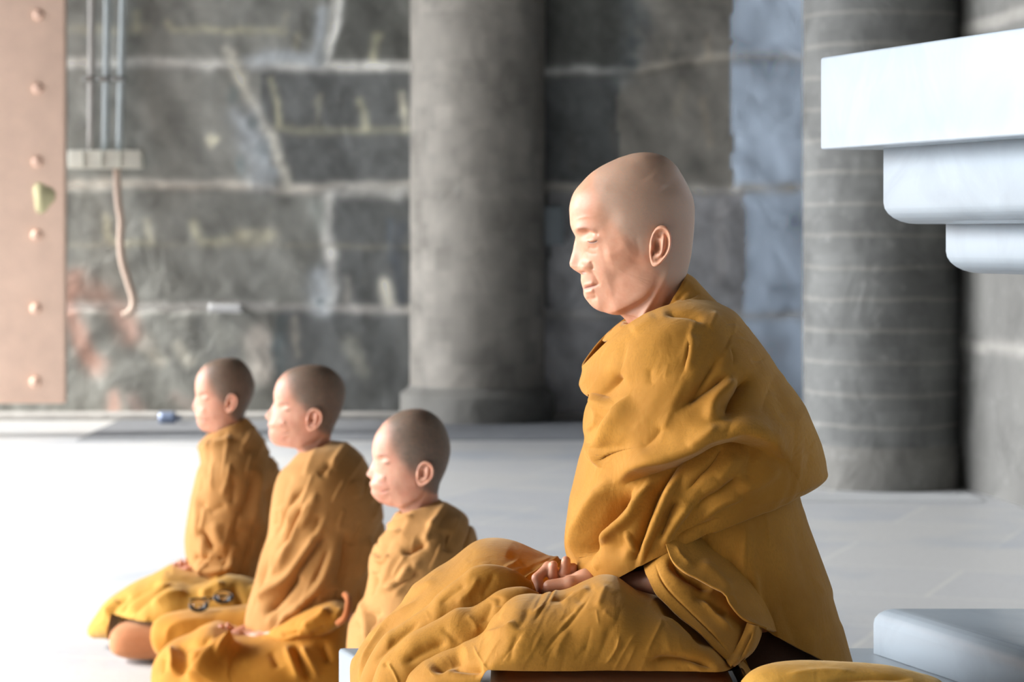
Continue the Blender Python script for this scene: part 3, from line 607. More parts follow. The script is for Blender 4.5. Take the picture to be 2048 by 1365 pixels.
def ear_geo(cu, cv, wpx, hpx, D, ysurf, tilt=-.12):
    """outer ear: rim, antihelix, bowl, tragus and lobe"""
    nr, nf = 30, 72; ph = np.linspace(0, 2 * math.pi, nf, endpoint=False); r = np.r_[np.linspace(.02, 1, nr - 5), np.full(5, 1.)]
    R, PH = np.meshgrid(r, ph, indexing='ij'); x = np.sign(np.cos(PH)) * np.abs(np.cos(PH)) ** .86; z = np.sign(np.sin(PH)) * np.abs(np.sin(PH)) ** .9
    lobe = np.clip(-z, 0, 1); xs = x * (1 - .34 * lobe ** 1.3) * np.where(x < 0, .86, 1.04) - .22 * lobe ** 1.5 + .10 * np.clip(z, 0, 1)
    X, Z = xs * R, z * R
    backtop = np.clip(.55 + .75 * x + .35 * z, 0, 1); 
    o = .0045 + .0105 * (X + 1) / 2
    o += .0042 * np.exp(-((R - .88) / .10) ** 2) * np.clip(backtop + .25, 0, 1)
    o -= .0034 * np.exp(-((R - .68) / .10) ** 2) * backtop
    o += .0034 * np.exp(-(((X - .28) / .16) ** 2)) * np.exp(-((Z - .02) / .5) ** 2)
    o += .0026 * np.exp(-((X - .02) / .3) ** 2 - ((Z + .42) / .13) ** 2)
    o -= .0095 * np.exp(-((X + .18) / .27) ** 2 - ((Z + .02) / .34) ** 2)
    o -= .0050 * np.exp(-((X + .02) / .24) ** 2 - ((Z - .5) / .13) ** 2)
    o += .0055 * np.exp(-((X + .66) / .16) ** 2 - ((Z + .08) / .2) ** 2)
    o -= .0045 * np.exp(-((X + .42) / .10) ** 2 - ((Z + .36) / .10) ** 2)
    o += .0016 * np.exp(-((X + .1) / .4) ** 2 - ((Z + .78) / .2) ** 2)
    back = np.zeros_like(R); 
    for i in range(5): back[nr - 5 + i] = (i + 1) / 5.
    shrink = 1 - .5 * back ** 2; o = o * (1 - back) - .006 * back - .002 * np.sin(math.pi * back)
    X, Z = X * shrink, Z * shrink
    s = D / FPX; a = wpx / 2 * s; b = hpx / 2 * s
    c, sn = math.cos(tilt), math.sin(tilt); XX = X * a * c - Z * b * sn; ZZ = X * a * sn + Z * b * c
    c0 = P3(cu, cv, D + ysurf * 0); out = []
    for sgn in (1, -1):
        P = np.stack([c0[0] + XX, D - sgn * (ysurf + o), c0[2] + ZZ], -1)
        Fq = grid_faces(nr, nf); out.append((P.reshape(-1, 3), Fq if sgn > 0 else Fq[:, ::-1]))
    return out
def hands_geo(org, h=.0016, mirror=False):
    """left hand cupped palm-up under the curled right hand, forearms running back to the sleeves"""
    def q(u, v, y): return ((u - 1130) / 1431., y, (1165 - v) / 1431.)
    def f(P):
        P = P.copy()
        C = lambda a, b, ra, rb: capsule(P, q(*a), q(*b), ra, rb)
        far = C((1140, 1173, .030), (1185, 1165, .050), .0150, .0165)
        far = smin(far, C((1185, 1165, .050), (1290, 1130, .11), .0165, .022), .012)
        fing = [[(1097,1137,.012),(1074,1158,.004),(1081,1179,-.004)], [(1112,1168,.018),(1105,1152,.006),(1107,1131,.004)],
                [(1130,1168,.018),(1129,1148,.006),(1132,1123,.004)], [(1146,1168,.020),(1146,1152,.010),(1147,1136,.008)], [(1158,1168,.022),(1160,1156,.016),(1160,1146,.014)]]
        rad = [.0072, .0068, .0074, .0062, .0052]
        for g, r in zip(fing, rad):
            d = smin(C(g[0], g[1], r * 1.02, r), C(g[1], g[2], r, r * .88), .003); far = smin(far, d, .0035)
        far = smin(far, C((1097,1137,.012),(1118,1160,.03), .0072, .011), .004)
        near = smin(C((1210,1164,-.008), (1172,1163,-.012), .0155, .0170), C((1172,1163,-.012), (1142,1168,-.006), .0170, .0135), .008)
        near = smin(near, C((1172,1163,-.012), (1150,1172,.030), .0150, .0110), .008)
        th = smin(C((1178,1160,-.022), (1140,1163,-.027), .0125, .0105), C((1140,1163,-.027), (1099,1169,-.024), .0105, .0095), .004)
        near = smin(near, th, .0035)
        for i, y in enumerate((-.020, -.002, .015, .031)):
            d = smin(C((1150,1178,y), (1116,1186,y), .0085, .0078), C((1116,1186,y), (1092 + 5 * i,1180,y), .0078, .0066), .003); near = smin(near, d, .003)
        near = smin(near, C((1210,1164,-.012), (1262,1168,-.040), .0150, .0180), .012)
        near = smin(near, C((1262,1168,-.040), (1330,1146,-.052), .0180, .023), .015)
        near = smin(near, C((1330,1146,-.052), (1420,1085,.0), .022, .030), .02)
        far = smin(far, C((1290,1130,.11), (1420,1070,.15), .022, .030), .02)
        return np.minimum(far, near)
    V, Q = nets(f, (-.055, -.075, -.045), (.125, .09, .045), h)
    V2, Q2 = nets(f, (.12, -.13, -.05), (.27, .26, .14), .004)
    out = []
    for a, b in ((V, Q), (V2, Q2)):
        if mirror: a = a * (1, -1, 1); b = b[:, ::-1]
        out.append((a + A(org), b))
    return out
def nearest_smooth(V): return V
def body_mesh(parent, D, Fh, Bh, nose, maps, skin, ear, hands, trunkF, trunkB, trunkW, wscale=1., sig=.0105, famp=1.0, nt=420, nth=420, stub=True):
    global RG, RS
    mp, su, sv = maps; keep = RG, RS; RG, RS = 1.0, 0.0
    st = []
    for s in FACE:
        k = (su + sv) / 2; st.append((([mp(p) for p in s[0]]), s[1] * famp, *[x * k for x in s[2:]]))
    F = list(Fh) + list(trunkF); B = list(Bh) + list(trunkB); W = [x * wscale for x in HW] + list(trunkW); K = HK + [0] * len(trunkF)
    n = len(F); nh = len(Fh)
    # more rings on the head than on the covered trunk
    tt = np.r_[np.linspace(0, nh - 1, nt, endpoint=False), np.linspace(nh - 1, n - 1, 60)]
    def res(x):
        x = np.asarray(x, float); d = crom(x, (n - 1) * 40 + 1); t0 = np.linspace(0, n - 1, len(d))
        return np.stack([np.interp(tt, t0, d[:, i]) for i in range(d.shape[1])], 1) if d.ndim > 1 else np.interp(tt, t0, d)
    Fd, Bd, Wd, Kd = res(F), res(B), np.maximum(res(W), 0), res(K)
    for X_, H_ in ((Fd, Fh), (Bd, Bh)):
        m_ = tt < 1; X_[m_, 1] = H_[0][1] + (H_[1][1] - H_[0][1]) * tt[m_] ** 2; X_[m_, 0] = H_[0][0] + (H_[1][0] - H_[0][0]) * tt[m_]
    Wd[tt < 1] = W[1] * tt[tt < 1]
    FW, BW = P3(Fd[:, 0], Fd[:, 1], D), P3(Bd[:, 0], Bd[:, 1], D)
    th = np.linspace(0, 2 * math.pi, nth, endpoint=False); c, sn = np.cos(th), np.sin(th)
    # crowd the columns a little towards the face
    s = (1 - c) / 2
    P = FW[:, None] * (1 - s)[None, :, None] + BW[:, None] * s[None, :, None]
    pw_ = np.interp(tt, [0, 4, 9, 16, 20], [1, .92, .84, .86, 1.]); prof = np.sign(sn)[None] * np.abs(sn)[None] ** pw_[:, None]
    P[..., 1] -= Wd[:, None] * prof * (1 - Kd[:, None] * (1 - s)[None] ** 1.5)
    vF = Fd[:, 1]; Nn = np.where((tt > 7.5) & (tt < 13), nose_prof(vF, nose), 0) * D / FPX
    y = P[..., 1] - D; wd = sig * np.interp(vF, [nose[0][0], nose[len(nose) // 2][0], nose[-1][0]], [.75, 1.0, 1.35])
    P[..., 0] -= (Nn[:, None] * np.exp(-np.abs(y / wd[:, None]) ** 2.2)) * (np.cos(th) > -.2)[None]
    nr = normals(P); cen = P.mean(1, keepdims=True)
    if ((P - cen) * nr).sum(-1).mean() < 0: nr = -nr
    u, v = proj(P); hh = relief(u, v, st)
    edge = 1 - np.exp(-((P[..., 1] - D) / .011) ** 2)       # keeps the traced profile line itself free of the side relief
    P = P + nr * (hh * np.where(s[None] < .25, np.maximum(edge, .25), 1) + .0004 * vnoise(P, 60, 3))[..., None]
    if parent.name in CLAMP: P[..., 2] = np.maximum(P[..., 2], CLAMP[parent.name](P) + .01)
    T = np.broadcast_to(tt[:, None], u.shape); S = np.broadcast_to(s[None], u.shape)
    hb = np.interp(T, [0, 2, 3, 4, 5, 6, 7, 8, 9, 10, 11, 12, 13, 14, 15], [-.3, -.2, .02, .12, .2, .25, .3, .36, .44, .53, .62, .72, .82, .95, 1.3])
    hb = hb + .02 * vnoise(P, 40, 2)
    hair = 1 / (1 + np.exp(-(S - hb) / (.022 if famp == 1 else .04)))
    lip = .5 * np.clip(relief(u, v, [([mp((1163,579)), mp((1178,575)), mp((1192,572))], 1000, 6 * su)]), 0, 1) * (S < .2)
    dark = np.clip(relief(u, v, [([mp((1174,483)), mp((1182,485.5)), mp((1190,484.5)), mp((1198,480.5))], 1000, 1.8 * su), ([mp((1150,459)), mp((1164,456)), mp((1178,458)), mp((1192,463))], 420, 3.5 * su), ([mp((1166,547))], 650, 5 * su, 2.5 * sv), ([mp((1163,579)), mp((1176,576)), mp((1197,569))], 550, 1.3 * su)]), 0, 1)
    RG, RS = keep
    V = [P.reshape(-1, 3)]; Fq = [grid_faces(*P.shape[:2])]; hairs = [hair.ravel()]; lips = [lip.ravel()]; darks = [dark.ravel()]; off = P.shape[0] * P.shape[1]
    q = V[0][Fq[0]]; fc = q.mean(1); cc = cen.mean((0, 1))
    nn = np.cross(q[:, 1] - q[:, 0], q[:, 3] - q[:, 0]); ref = np.repeat(nr[:-1].reshape(-1, 3), 1, 0)
    if (nn * ref).sum() < 0: Fq[0] = Fq[0][:, ::-1]
    parts = []
    if ear: parts += ear_geo(*ear)
    for hnd in hands: parts += hnd
    for a, b in parts:
        V.append(a); Fq.append(b + off); off += len(a); z = np.zeros(len(a)); hairs.append(z); lips.append(z); darks.append(z)
    return mesh('body', np.vstack(V), np.vstack(Fq), skin, parent, attrs=dict(hair=np.concatenate(hairs), lip=np.concatenate(lips), dark=np.concatenate(darks)))

# ----------------------------------------------------------------- the elder in front
D = 3.49
elder = empty('person', (0.33, D, .72), 'shaven-headed elder in an ochre robe meditating on the brown cushion in the foreground, eyes closed', 'person')
def sup_elder(P):
    sx = np.clip(np.minimum((P[..., 0] + .075) / .045, (.345 - P[..., 0]) / .045), 0, 1); sy = np.clip(np.minimum((P[..., 1] - 3.06) / .05, (3.95 - P[..., 1]) / .05), 0, 1); k = np.minimum(sx, sy); return PT + .003 + .1085 * k * k * (3 - 2 * k)
CLAMP[elder.name] = sup_elder
body_mesh(elder, D, MAIN_F, MAIN_B, [(474,0),(478,2),(492,9),(505,14),(516,18.5),(526,22),(533,21.5),(540,14),(545,6),(549,0)], affine((1139,1389,305,624),(1139,1389,305,624)), SKIN,
  (1311.5, 492, 44, 82, D, .0665, -.10), [hands_geo(P3(1130, 1165, 3.385))],
  [(1240,760),(1220,900),(1240,1050),(1300,1160),(1340,1230),(1500,1250)], [(1470,760),(1550,900),(1570,1050),(1590,1160),(1590,1230),(1510,1250)], [.13,.15,.15,.16,.16,.01])

RG = 1.7
TOR = [ # folds of the shawl
 ([(1227,970),(1269,942),(1304,929),(1344,919),(1391,897),(1415,880),(1448,872),(1474,867),(1503,875),(1527,885),(1549,903),(1571,918),(1583,940)], 18, 36, 6),
 ([(1240,975),(1275,956),(1310,943),(1350,930),(1395,911),(1430,894),(1474,882),(1520,896),(1550,918)], -14, 8, 30),
 ([(1372,908),(1356,930),(1336,958),(1314,995),(1300,1034),(1290,1064),(1278,1101),(1270,1138)], -13, 11),
 ([(1369,940),(1342,977),(1324,1019),(1305,1064),(1290,1100),(1281,1134)], 9, 5, 10),
 ([(1362,1000),(1343,1018),(1334,1048),(1322,1085)], -7, 9), ([(1387,999),(1374,1018),(1346,1054),(1326,1098)], 7, 5, 12), ([(1352,999),(1362,1003),(1374,1010)], 4, 5),
 ([(1230,954),(1215,980),(1190,1010),(1172,1040),(1160,1062),(1154,1092),(1155,1130)], 9, 12, 12),
 ([(1272,972),(1236,1012),(1209,1046),(1189,1076),(1177,1108),(1174,1144)], -17, 15),
 ([(1293,950),(1292,980),(1276,1005),(1260,1033),(1230,1058),(1202,1080),(1178,1097)], 9, 10, 8),
 ([(1177,1098),(1187,1124),(1200,1142)], 4, 10, 3), ([(1254,1059),(1267,1091),(1280,1115)], 7, 4, 6), ([(1271,1100),(1274,1125)], -5, 6), ([(1237,1096)], -7, 22, 20),
 ([(1202,820),(1196,845),(1183,858),(1174,862)], 8, 5), ([(1218,830),(1209,850),(1210,872)], -9, 8), ([(1174,885),(1180,902),(1192,920),(1208,931)], 7, 10, 3), ([(1202,905),(1206,925)], 5, 5),
 ([(1168,738),(1186,771),(1198,789),(1200,811),(1197,836)], 9, 20, 3), ([(1249,744),(1230,768),(1214,794),(1207,812)], -9, 14),
 ([(1266,790),(1250,811),(1236,835),(1219,865),(1203,899),(1204,925),(1222,935)], 9, 24, 5),
 ([(1440,706),(1428,724),(1404,765),(1384,795),(1350,830)], -6, 13), ([(1457,749),(1424,777),(1393,798),(1376,818)], -7, 8),
 ([(1500,745),(1479,776),(1463,803),(1452,828),(1439,848)], -11, 14), ([(1480,758),(1446,783),(1424,809),(1419,853)], 7, 12),
 ([(1446,655),(1457,650),(1480,654)], -3.5, 4, 3), ([(1496,722),(1512,725),(1528,721)], -5, 5, 3), ([(1468,681),(1485,684),(1504,693)], 3, 3, 6), ([(1456,694),(1464,715),(1463,738)], -3, 5, 3), ([(1430,690),(1415,712)], -3, 6, 3),
 ([(1324,632),(1351,631),(1384,635),(1412,651)], -6, 9, 6), ([(1432,625),(1426,645),(1414,662)], 7, 9), ([(1311,630),(1290,650),(1262,668)], 3, 12),
 ([(1381,668),(1382,707),(1374,750)], 4.5, 14, 3), ([(1302,733),(1305,777)], -4, 9), ([(1337,727),(1331,762)], 2.5, 4), ([(1345,665),(1342,700)], -2, 8),
 ([(1429,854),(1413,869),(1378,892)], 6, 7), ([(1449,833),(1446,850)], -6, 13),
 ([(1455,897),(1426,934),(1400,957),(1374,985)], -6, 6), ([(1483,947),(1449,975),(1413,997),(1383,1019)], -6, 10), ([(1470,908),(1455,937),(1433,961)], 5, 10), ([(1440,962),(1405,987)], 4, 6),
 ([(1506,890),(1500,930),(1490,970)], -4, 14), ([(1615,901),(1624,887),(1629,879)], 4, 3, 10), ([(1608,944),(1616,905)], -4, 8), ([(1545,760),(1560,810),(1570,850)], -3, 20), ([(1335,850),(1310,885),(1290,905)], -5, 12), ([(1262,850),(1240,890)], 3, 14),
 ([(1560,930),(1520,962),(1470,985)], 4, 14), ([(1400,1040),(1440,1010),(1490,990)], 3, 6), ([(1345,1078),(1385,1056),(1440,1034)], -3, 6)]
TF = [(1169,732),(1171,742),(1183,764),(1190,786),(1185,802),(1178,822),(1172,856),(1174,884),(1166,916),(1157,950),(1147,989),(1139,1040),(1136,1075),(1138,1108),(1146,1142),(1160,1180)]
TB = [(1416,600),(1438,612),(1466,628),(1494,661),(1520,695),(1556,745),(1593,797),(1615,842),(1632,882),(1641,912),(1645,935),(1647,944),(1647,946),(1646,948),(1640,953),(1625,962)]
TW = [.088,.125,.158,.183,.197,.206,.212,.214,.213,.211,.209,.206,.203,.201,.200,.199]
TM = [(1290,634),(1308,650),(1325,680),None,None,None,None,None,None,None,None,None,None,(1372,1074),(1370,1084),(1369,1088)]
cloth('shawl', TF, TB, TW, D, ROBE, elder, caps=False, solid=.0035, nt=520, nth=560, p=.86, M=TM, strokes=TOR + streams([(1300,720,110),(1400,760,124),(1480,790,122),(1570,860,98),(1250,830,125),(1450,940,140),(1350,1000,114),(1250,1050,124),(1160,1000,103),(1500,985,152),(1600,920,72),(1420,640,110)], (1150,640,1600,1120), 60, 130, 1.15, 13, 3) + streams([(1300,720,105),(1400,680,95),(1480,720,150),(1550,800,130),(1300,850,135),(1450,940,135),(1500,900,170),(1250,1050,100)], (1180,640,1600,1080), 60, 45, .55, 4, 21), noise=(.4, 18))
cloth('collar', [(1252,652),(1240,652),(1222,664),(1208,684)], [(1371,550),(1386,560),(1404,580),(1430,606)], [.062,.068,.08,.098], D, ROBE, elder, caps=False, solid=.003, nt=120, nth=260, p=.95, M=[(1319,634),(1322,632),None,None],
  strokes=[([(1398,583),(1392,594),(1376,600),(1350,604)], -4, 4, 9), ([(1376,556),(1362,585),(1342,608)], 2.5, 5), ([(1240,632),(1226,655),(1216,672)], -5, 5), ([(1250,640),(1240,662)], 4, 4), ([(1222,660),(1214,668)], 4, 3)], noise=(1.2, 40))
IR = [([(1368,1092),(1376,1108),(1384,1130)], -5, 5), ([(1406,1070),(1412,1092)], -7, 7, 5), ([(1395,1075),(1380,1100)], 4, 6), ([(1420,1085),(1432,1110)], 3, 8), ([(1420,1160),(1450,1140),(1480,1105)], -3, 14), ([(1505,1140),(1512,1200),(1520,1250)], 4, 8), ([(1622,1150),(1650,1195)], 2, 6), ([(1590,1000),(1600,1100),(1625,1200)], -2, 25)]
cloth('inner_robe', [(1235,730),(1215,830),(1210,930),(1225,980),(1250,1010),(1280,1042),(1304,1064),(1318,1078),(1326,1088),(1334,1097),(1340,1104),(1343,1110)],
  [(1478,690),(1550,790),(1588,900),(1592,985),(1606,1028),(1623,1080),(1642,1132),(1656,1172),(1668,1215),(1681,1262),(1693,1305),(1702,1336)],
  [.13,.16,.172,.178,.182,.186,.19,.193,.196,.198,.2,.2], D, ROBE, elder, caps=False, solid=.003, nt=300, nth=420, p=.85, M=[None] * 10 + [(1492, 1222), (1490, 1236)], strokes=IR + streams([(1400,1120,95),(1500,1150,90),(1620,1180,72)], (1340,1000,1690,1320), 16, 150, 1.6, 14, 7), noise=(.6, 14))
sheet('sleeve', [(1352,1068),(1372,1088),(1396,1116),(1425,1150),(1455,1185),(1486,1222),(1512,1262),(1500,1290),(1472,1330)], [(1284,1120),(1289,1142),(1297,1160),(1310,1186),(1332,1208),(1356,1230),(1398,1262),(1430,1298),(1462,1332)],
  [3.31,3.295,3.285,3.28,3.27,3.26,3.25,3.23,3.20], [3.325,3.30,3.275,3.25,3.235,3.22,3.195,3.18,3.17], ROBE, elder, bulge=.014, nt=260, ns=140,
  strokes=[([(1308,1118),(1314,1140),(1324,1163),(1345,1190),(1380,1224),(1425,1268),(1462,1312)], -1.6, 2.2), ([(1339,1104),(1345,1126),(1368,1146),(1395,1160),(1428,1180)], -10, 10), ([(1380,1180),(1420,1205),(1455,1238)], -4, 12), ([(1360,1150),(1345,1175)], 2, 12), ([(1400,1190),(1430,1230),(1470,1270)], 3, 7)], noise=(.5, 24), solid=.004)
sheet('robe_hem', [(1330,1084),(1345,1122),(1368,1143),(1395,1157),(1426,1175),(1449,1189),(1463,1211),(1484,1234),(1507,1246),(1534,1256)], [(1410,1056),(1446,1084),(1482,1106),(1512,1130),(1534,1150),(1548,1170),(1558,1192),(1564,1212),(1566,1236),(1562,1264)],
  [3.285,3.262,3.25,3.245,3.24,3.236,3.232,3.228,3.226,3.235], [3.335,3.335,3.335,3.335,3.335,3.335,3.34,3.345,3.35,3.35], ROBE, elder, bulge=.012, nt=200, ns=90, strokes=[([(1350,1090),(1362,1112),(1385,1135)], 4, 6), ([(1372,1085),(1384,1110)], -4, 5), ([(1450,1190),(1466,1196),(1476,1215)], 5, 5), ([(1395,1120),(1430,1150),(1470,1190)], 3, 14)], noise=(.5, 24), solid=.003)
sheet('sleeve_tip', [(1494,1246),(1484,1272),(1468,1300),(1452,1322)], [(1526,1250),(1522,1276),(1506,1306),(1474,1332)], [3.235,3.21,3.19,3.17], [3.25,3.235,3.21,3.18], ROBE, elder, bulge=.018, nt=80, ns=50, strokes=[([(1508,1260),(1488,1300),(1478,1325)], -4, 5)], noise=(1, 50), solid=.006)
FARLEG = [([(716,1362),(733,1323),(754,1283),(776,1252),(814,1221),(845,1194)], 5, 4, 6), ([(730,1283),(768,1250),(800,1222)], 3, 5),
 ([(768,1324)], -14, 10, 8), ([(776,1332),(790,1350),(800,1368)], 4, 3), ([(745,1345),(735,1366)], -4, 8), ([(1002,1196),(996,1210),(988,1222)], -30, 15), ([(1030,1180),(1020,1192)], 3, 4),
 ([(900,1290),(870,1305),(842,1330)], -14, 14, 20), ([(1010,1108),(1040,1120),(1075,1150)], -3, 14), ([(960,1125),(975,1150),(985,1165)], 3, 10), ([(905,1215),(930,1235),(960,1250)], -4, 14), ([(880,1260),(920,1262)], 3, 12), ([(950,1100),(935,1125)], -3, 10), ([(1005,1140),(1050,1150)], 2.5, 6), ([(925,1180),(935,1200)], 3, 4), ([(850,1220),(862,1240)], 3, 4), ([(840,1230),(850,1250)], -3, 4)]
cloth('lower_robe', [(703,1388),(704,1340),(717,1302),(738,1273),(775,1238),(818,1195),(860,1153),(903,1122),(946,1090),(984,1081),(1028,1087),(1075,1106),(1118,1124),(1180,1136),(1260,1140),(1400,1150),(1560,1235),(1612,1320)],
  [(704,1400),(716,1412),(735,1420),(765,1425),(800,1425),(840,1425),(880,1425),(920,1425),(950,1425),(985,1425),(1030,1425),(1080,1425),(1120,1425),(1180,1425),(1260,1425),(1400,1425),(1560,1425),(1612,1405)],
  [.02,.07,.11,.14,.17,.19,.2,.21,.21,.21,.21,.205,.2,.2,.2,.22,.2,.1], 3.55, ROBE, elder, nt=460, nth=420, p=.95, strokes=FARLEG + streams([(1000,1120,152),(850,1220,140),(760,1300,124),(1000,1200,150),(900,1300,140)], (690,1100,1120,1380), 60, 110, 1.9, 6, 5), noise=(.6, 20))
LF = dict(nt=300, nth=160, p=.95, noise=(.6, 22))
cloth('lap_fold', [(712,1392),(722,1352),(742,1308),(769,1270),(792,1255),(823,1235),(854,1213),(873,1192),(895,1173),(921,1154),(946,1135),(985,1130),(1030,1142),(1064,1166)],
  [(716,1400),(735,1412),(760,1420),(780,1425),(800,1425),(823,1425),(854,1420),(873,1410),(895,1400),(921,1380),(946,1350),(985,1300),(1030,1250),(1066,1180)], [.01,.03,.045,.055,.055,.055,.055,.055,.05,.05,.045,.04,.03,.01], 3.362, ROBE, elder,
  strokes=[([(742,1330),(775,1295),(812,1262),(850,1235)], -4, 9), ([(876,1212),(905,1188),(938,1165)], -3, 8), ([(960,1150),(940,1185),(910,1210)], 3, 9), ([(850,1222),(862,1244)], 3, 5), ([(990,1145),(975,1175),(960,1195)], -3, 8)], **LF)
cloth('lap_fold', [(738,1392),(748,1352),(763,1320),(792,1294),(818,1271),(850,1253),(881,1236),(912,1218),(944,1215),(966,1203),(993,1185),(1016,1177),(1050,1175),(1078,1186)],
  [(742,1400),(760,1412),(780,1422),(800,1425),(823,1425),(854,1425),(881,1425),(912,1420),(944,1400),(966,1380),(993,1350),(1016,1310),(1050,1270),(1080,1200)], [.01,.03,.04,.05,.055,.055,.055,.055,.055,.05,.05,.045,.03,.01], 3.315, ROBE, elder,
  strokes=[([(768,1326),(774,1334)], -10, 6), ([(775,1325),(790,1348),(800,1372)], 4, 3), ([(800,1330),(850,1300),(900,1280)], -5, 14), ([(880,1250),(905,1275),(925,1290)], -3, 9), ([(930,1228),(950,1250),(955,1270)], 3, 8), ([(985,1200),(975,1230),(965,1250)], -5, 9), ([(1000,1192),(996,1215)], -12, 12)], **LF)
KNEE = [([(975,1262),(985,1240),(1000,1226)], 3, 4), ([(967,1268),(990,1266),(1012,1258),(1032,1240)], 5, 5, 9), ([(1030,1262),(1048,1240),(1060,1215)], -3, 7), ([(944,1288),(960,1318),(980,1346)], 1.5, 3),
 ([(1080,1220),(1110,1200),(1150,1186)], -4, 5, 7), ([(1120,1208),(1160,1186),(1186,1172)], 4, 7), ([(1060,1230),(1090,1212),(1120,1195)], 3, 6), ([(1150,1210),(1172,1185),(1190,1170)], -4, 8), ([(1195,1220),(1204,1190),(1216,1168)], 4, 9), ([(1232,1180),(1236,1215)], -3, 9),
 ([(1192,1218),(1196,1240),(1198,1252)], 2.5, 3), ([(1205,1220),(1222,1236),(1236,1240)], 3, 6), ([(1120,1245),(1140,1228),(1155,1222)], -2.5, 5), ([(1240,1270),(1232,1300),(1210,1330)], 3, 4), ([(1180,1290),(1160,1310),(1150,1325)], -2, 5), ([(1250,1280),(1225,1320)], -2.5, 6),
 ([(1290,1330),(1340,1318),(1400,1322),(1440,1338)], -8, 10, 14), ([(1330,1225),(1360,1245),(1400,1275)], 3, 4), ([(1300,1200),(1340,1220),(1390,1262),(1430,1300)], -7, 12), ([(1020,1330),(1025,1290),(1040,1260)], -2.5, 8), ([(1075,1300),(1090,1330)], 2, 10), ([(890,1320),(930,1335),(970,1345)], -10, 14), ([(1000,1245),(1012,1215),(1025,1205)], 2.5, 6),
 ([(860,1345),(900,1312),(935,1304)], -12, 13), ([(1140,1260),(1120,1290),(1110,1320)], 2, 9)]
cloth('knee_drape', [(806,1374),(812,1360),(823,1342),(854,1317),(892,1295),(937,1280),(966,1264),(994,1229),(1030,1197),(1088,1190),(1135,1183),(1174,1165),(1204,1154),(1235,1158),(1275,1184),(1330,1202),(1390,1238),(1440,1288),(1490,1330),(1506,1348)],
  [(812,1380),(830,1388),(845,1390),(870,1390),(905,1386),(945,1384),(975,1372),(1000,1361),(1040,1364),(1090,1370),(1135,1374),(1174,1374),(1204,1374),(1235,1372),(1275,1370),(1330,1368),(1390,1366),(1450,1362),(1500,1358),(1508,1351)],
  [.01,.03,.05,.07,.085,.1,.11,.12,.13,.13,.13,.13,.13,.13,.13,.13,.13,.12,.06,.01], 3.27, ROBE, elder, nt=460, nth=360, p=.95, strokes=KNEE + streams([(1100,1230,132),(1200,1260,112),(1300,1290,118),(1020,1270,112),(1370,1270,42),(1200,1180,110),(1400,1300,30)], (950,1180,1480,1365), 60, 75, .85, 6, 6), noise=(.6, 22))
cloth('hip_cloth', [(1400,1190),(1380,1280),(1400,1340),(1420,1372)], [(1630,1190),(1650,1290),(1655,1345),(1640,1374)], [.13,.16,.165,.16], D, DARKC, elder, nt=60, nth=120)  # robe at the hips, inner shadow under the hem put into its colour

cloth('waist_cloth', [(1190,960),(1176,1040),(1168,1110),(1172,1180)], [(1500,960),(1500,1040),(1500,1110),(1500,1180)], [.13,.13,.13,.13], D, ROBE, elder, nt=120, nth=200, p=.9, noise=(1.5, 20), strokes=[([(1185,1120),(1215,1140),(1250,1146)], 3, 6), ([(1200,1100),(1240,1130)], -4, 7), ([(1262,1090),(1275,1120)], 4, 6)])
# ----------------------------------------------------------------- the three monks in the row behind
def boxsup(x0, x1, y0, y1, z, mg=.012, rp=.04):
    def f(P):
        d = np.maximum(np.maximum(x0 - P[..., 0], P[..., 0] - x1), np.maximum(y0 - P[..., 1], P[..., 1] - y1)); k = np.clip((mg + rp - d) / rp, 0, 1)
        return .004 + (z - .004) * k
    return f
SUP = {'person.001': boxsup((720 - U0) * 5.7 / FPX, (985 - U0) * 5.7 / FPX, 5.45, 6.0, .108), 'person.002': boxsup((560 - U0) * 6.7 / FPX, (760 - U0) * 6.7 / FPX, 6.45, 7.05, .108), 'person.003': boxsup((224 - U0) * 7.42 / FPX, (375 - U0) * 7.42 / FPX + .28, 7.28, 7.72, .131, .008, .03)}
RS = .55
def monk(guides, label, D, seat_uv, Fh, Bh, nose, ends, ear, shF, shB, shW, shM, folds, collar, trunk, hand_at, nth=300):
    base = P3(*seat_uv, D); e = empty('person', tuple(base), label, 'person', None)
    mp = affine((1139, 1389, 305, 624), ends); CLAMP[e.name] = SUP[e.name]
    body_mesh(e, D, Fh, Bh, nose, mp, SKIN2, ear, [hands_geo(P3(*hand_at), .0022)], *trunk, famp=.42, nt=260, nth=240)
    cloth('shawl', shF, shB, shW, D, SHAWL_T, e, caps=False, solid=.004, nt=300, nth=320, p=.86, M=shM, strokes=folds + streams(guides, (shF[3][0] - 10, shF[0][1], shB[6][0], shF[-1][1]), 45, 75 * 6.2 / D, 4.5, 38. / D, 11), noise=(2.0, 14))
    if collar: cloth('collar', *collar, D, SHAWL_T, e, caps=False, solid=.004, nt=50, nth=120, noise=(3, 30))
    return e
def trunk(F, B, W=(.12, .15, .15, .16, .01)): return (F, B, list(W))
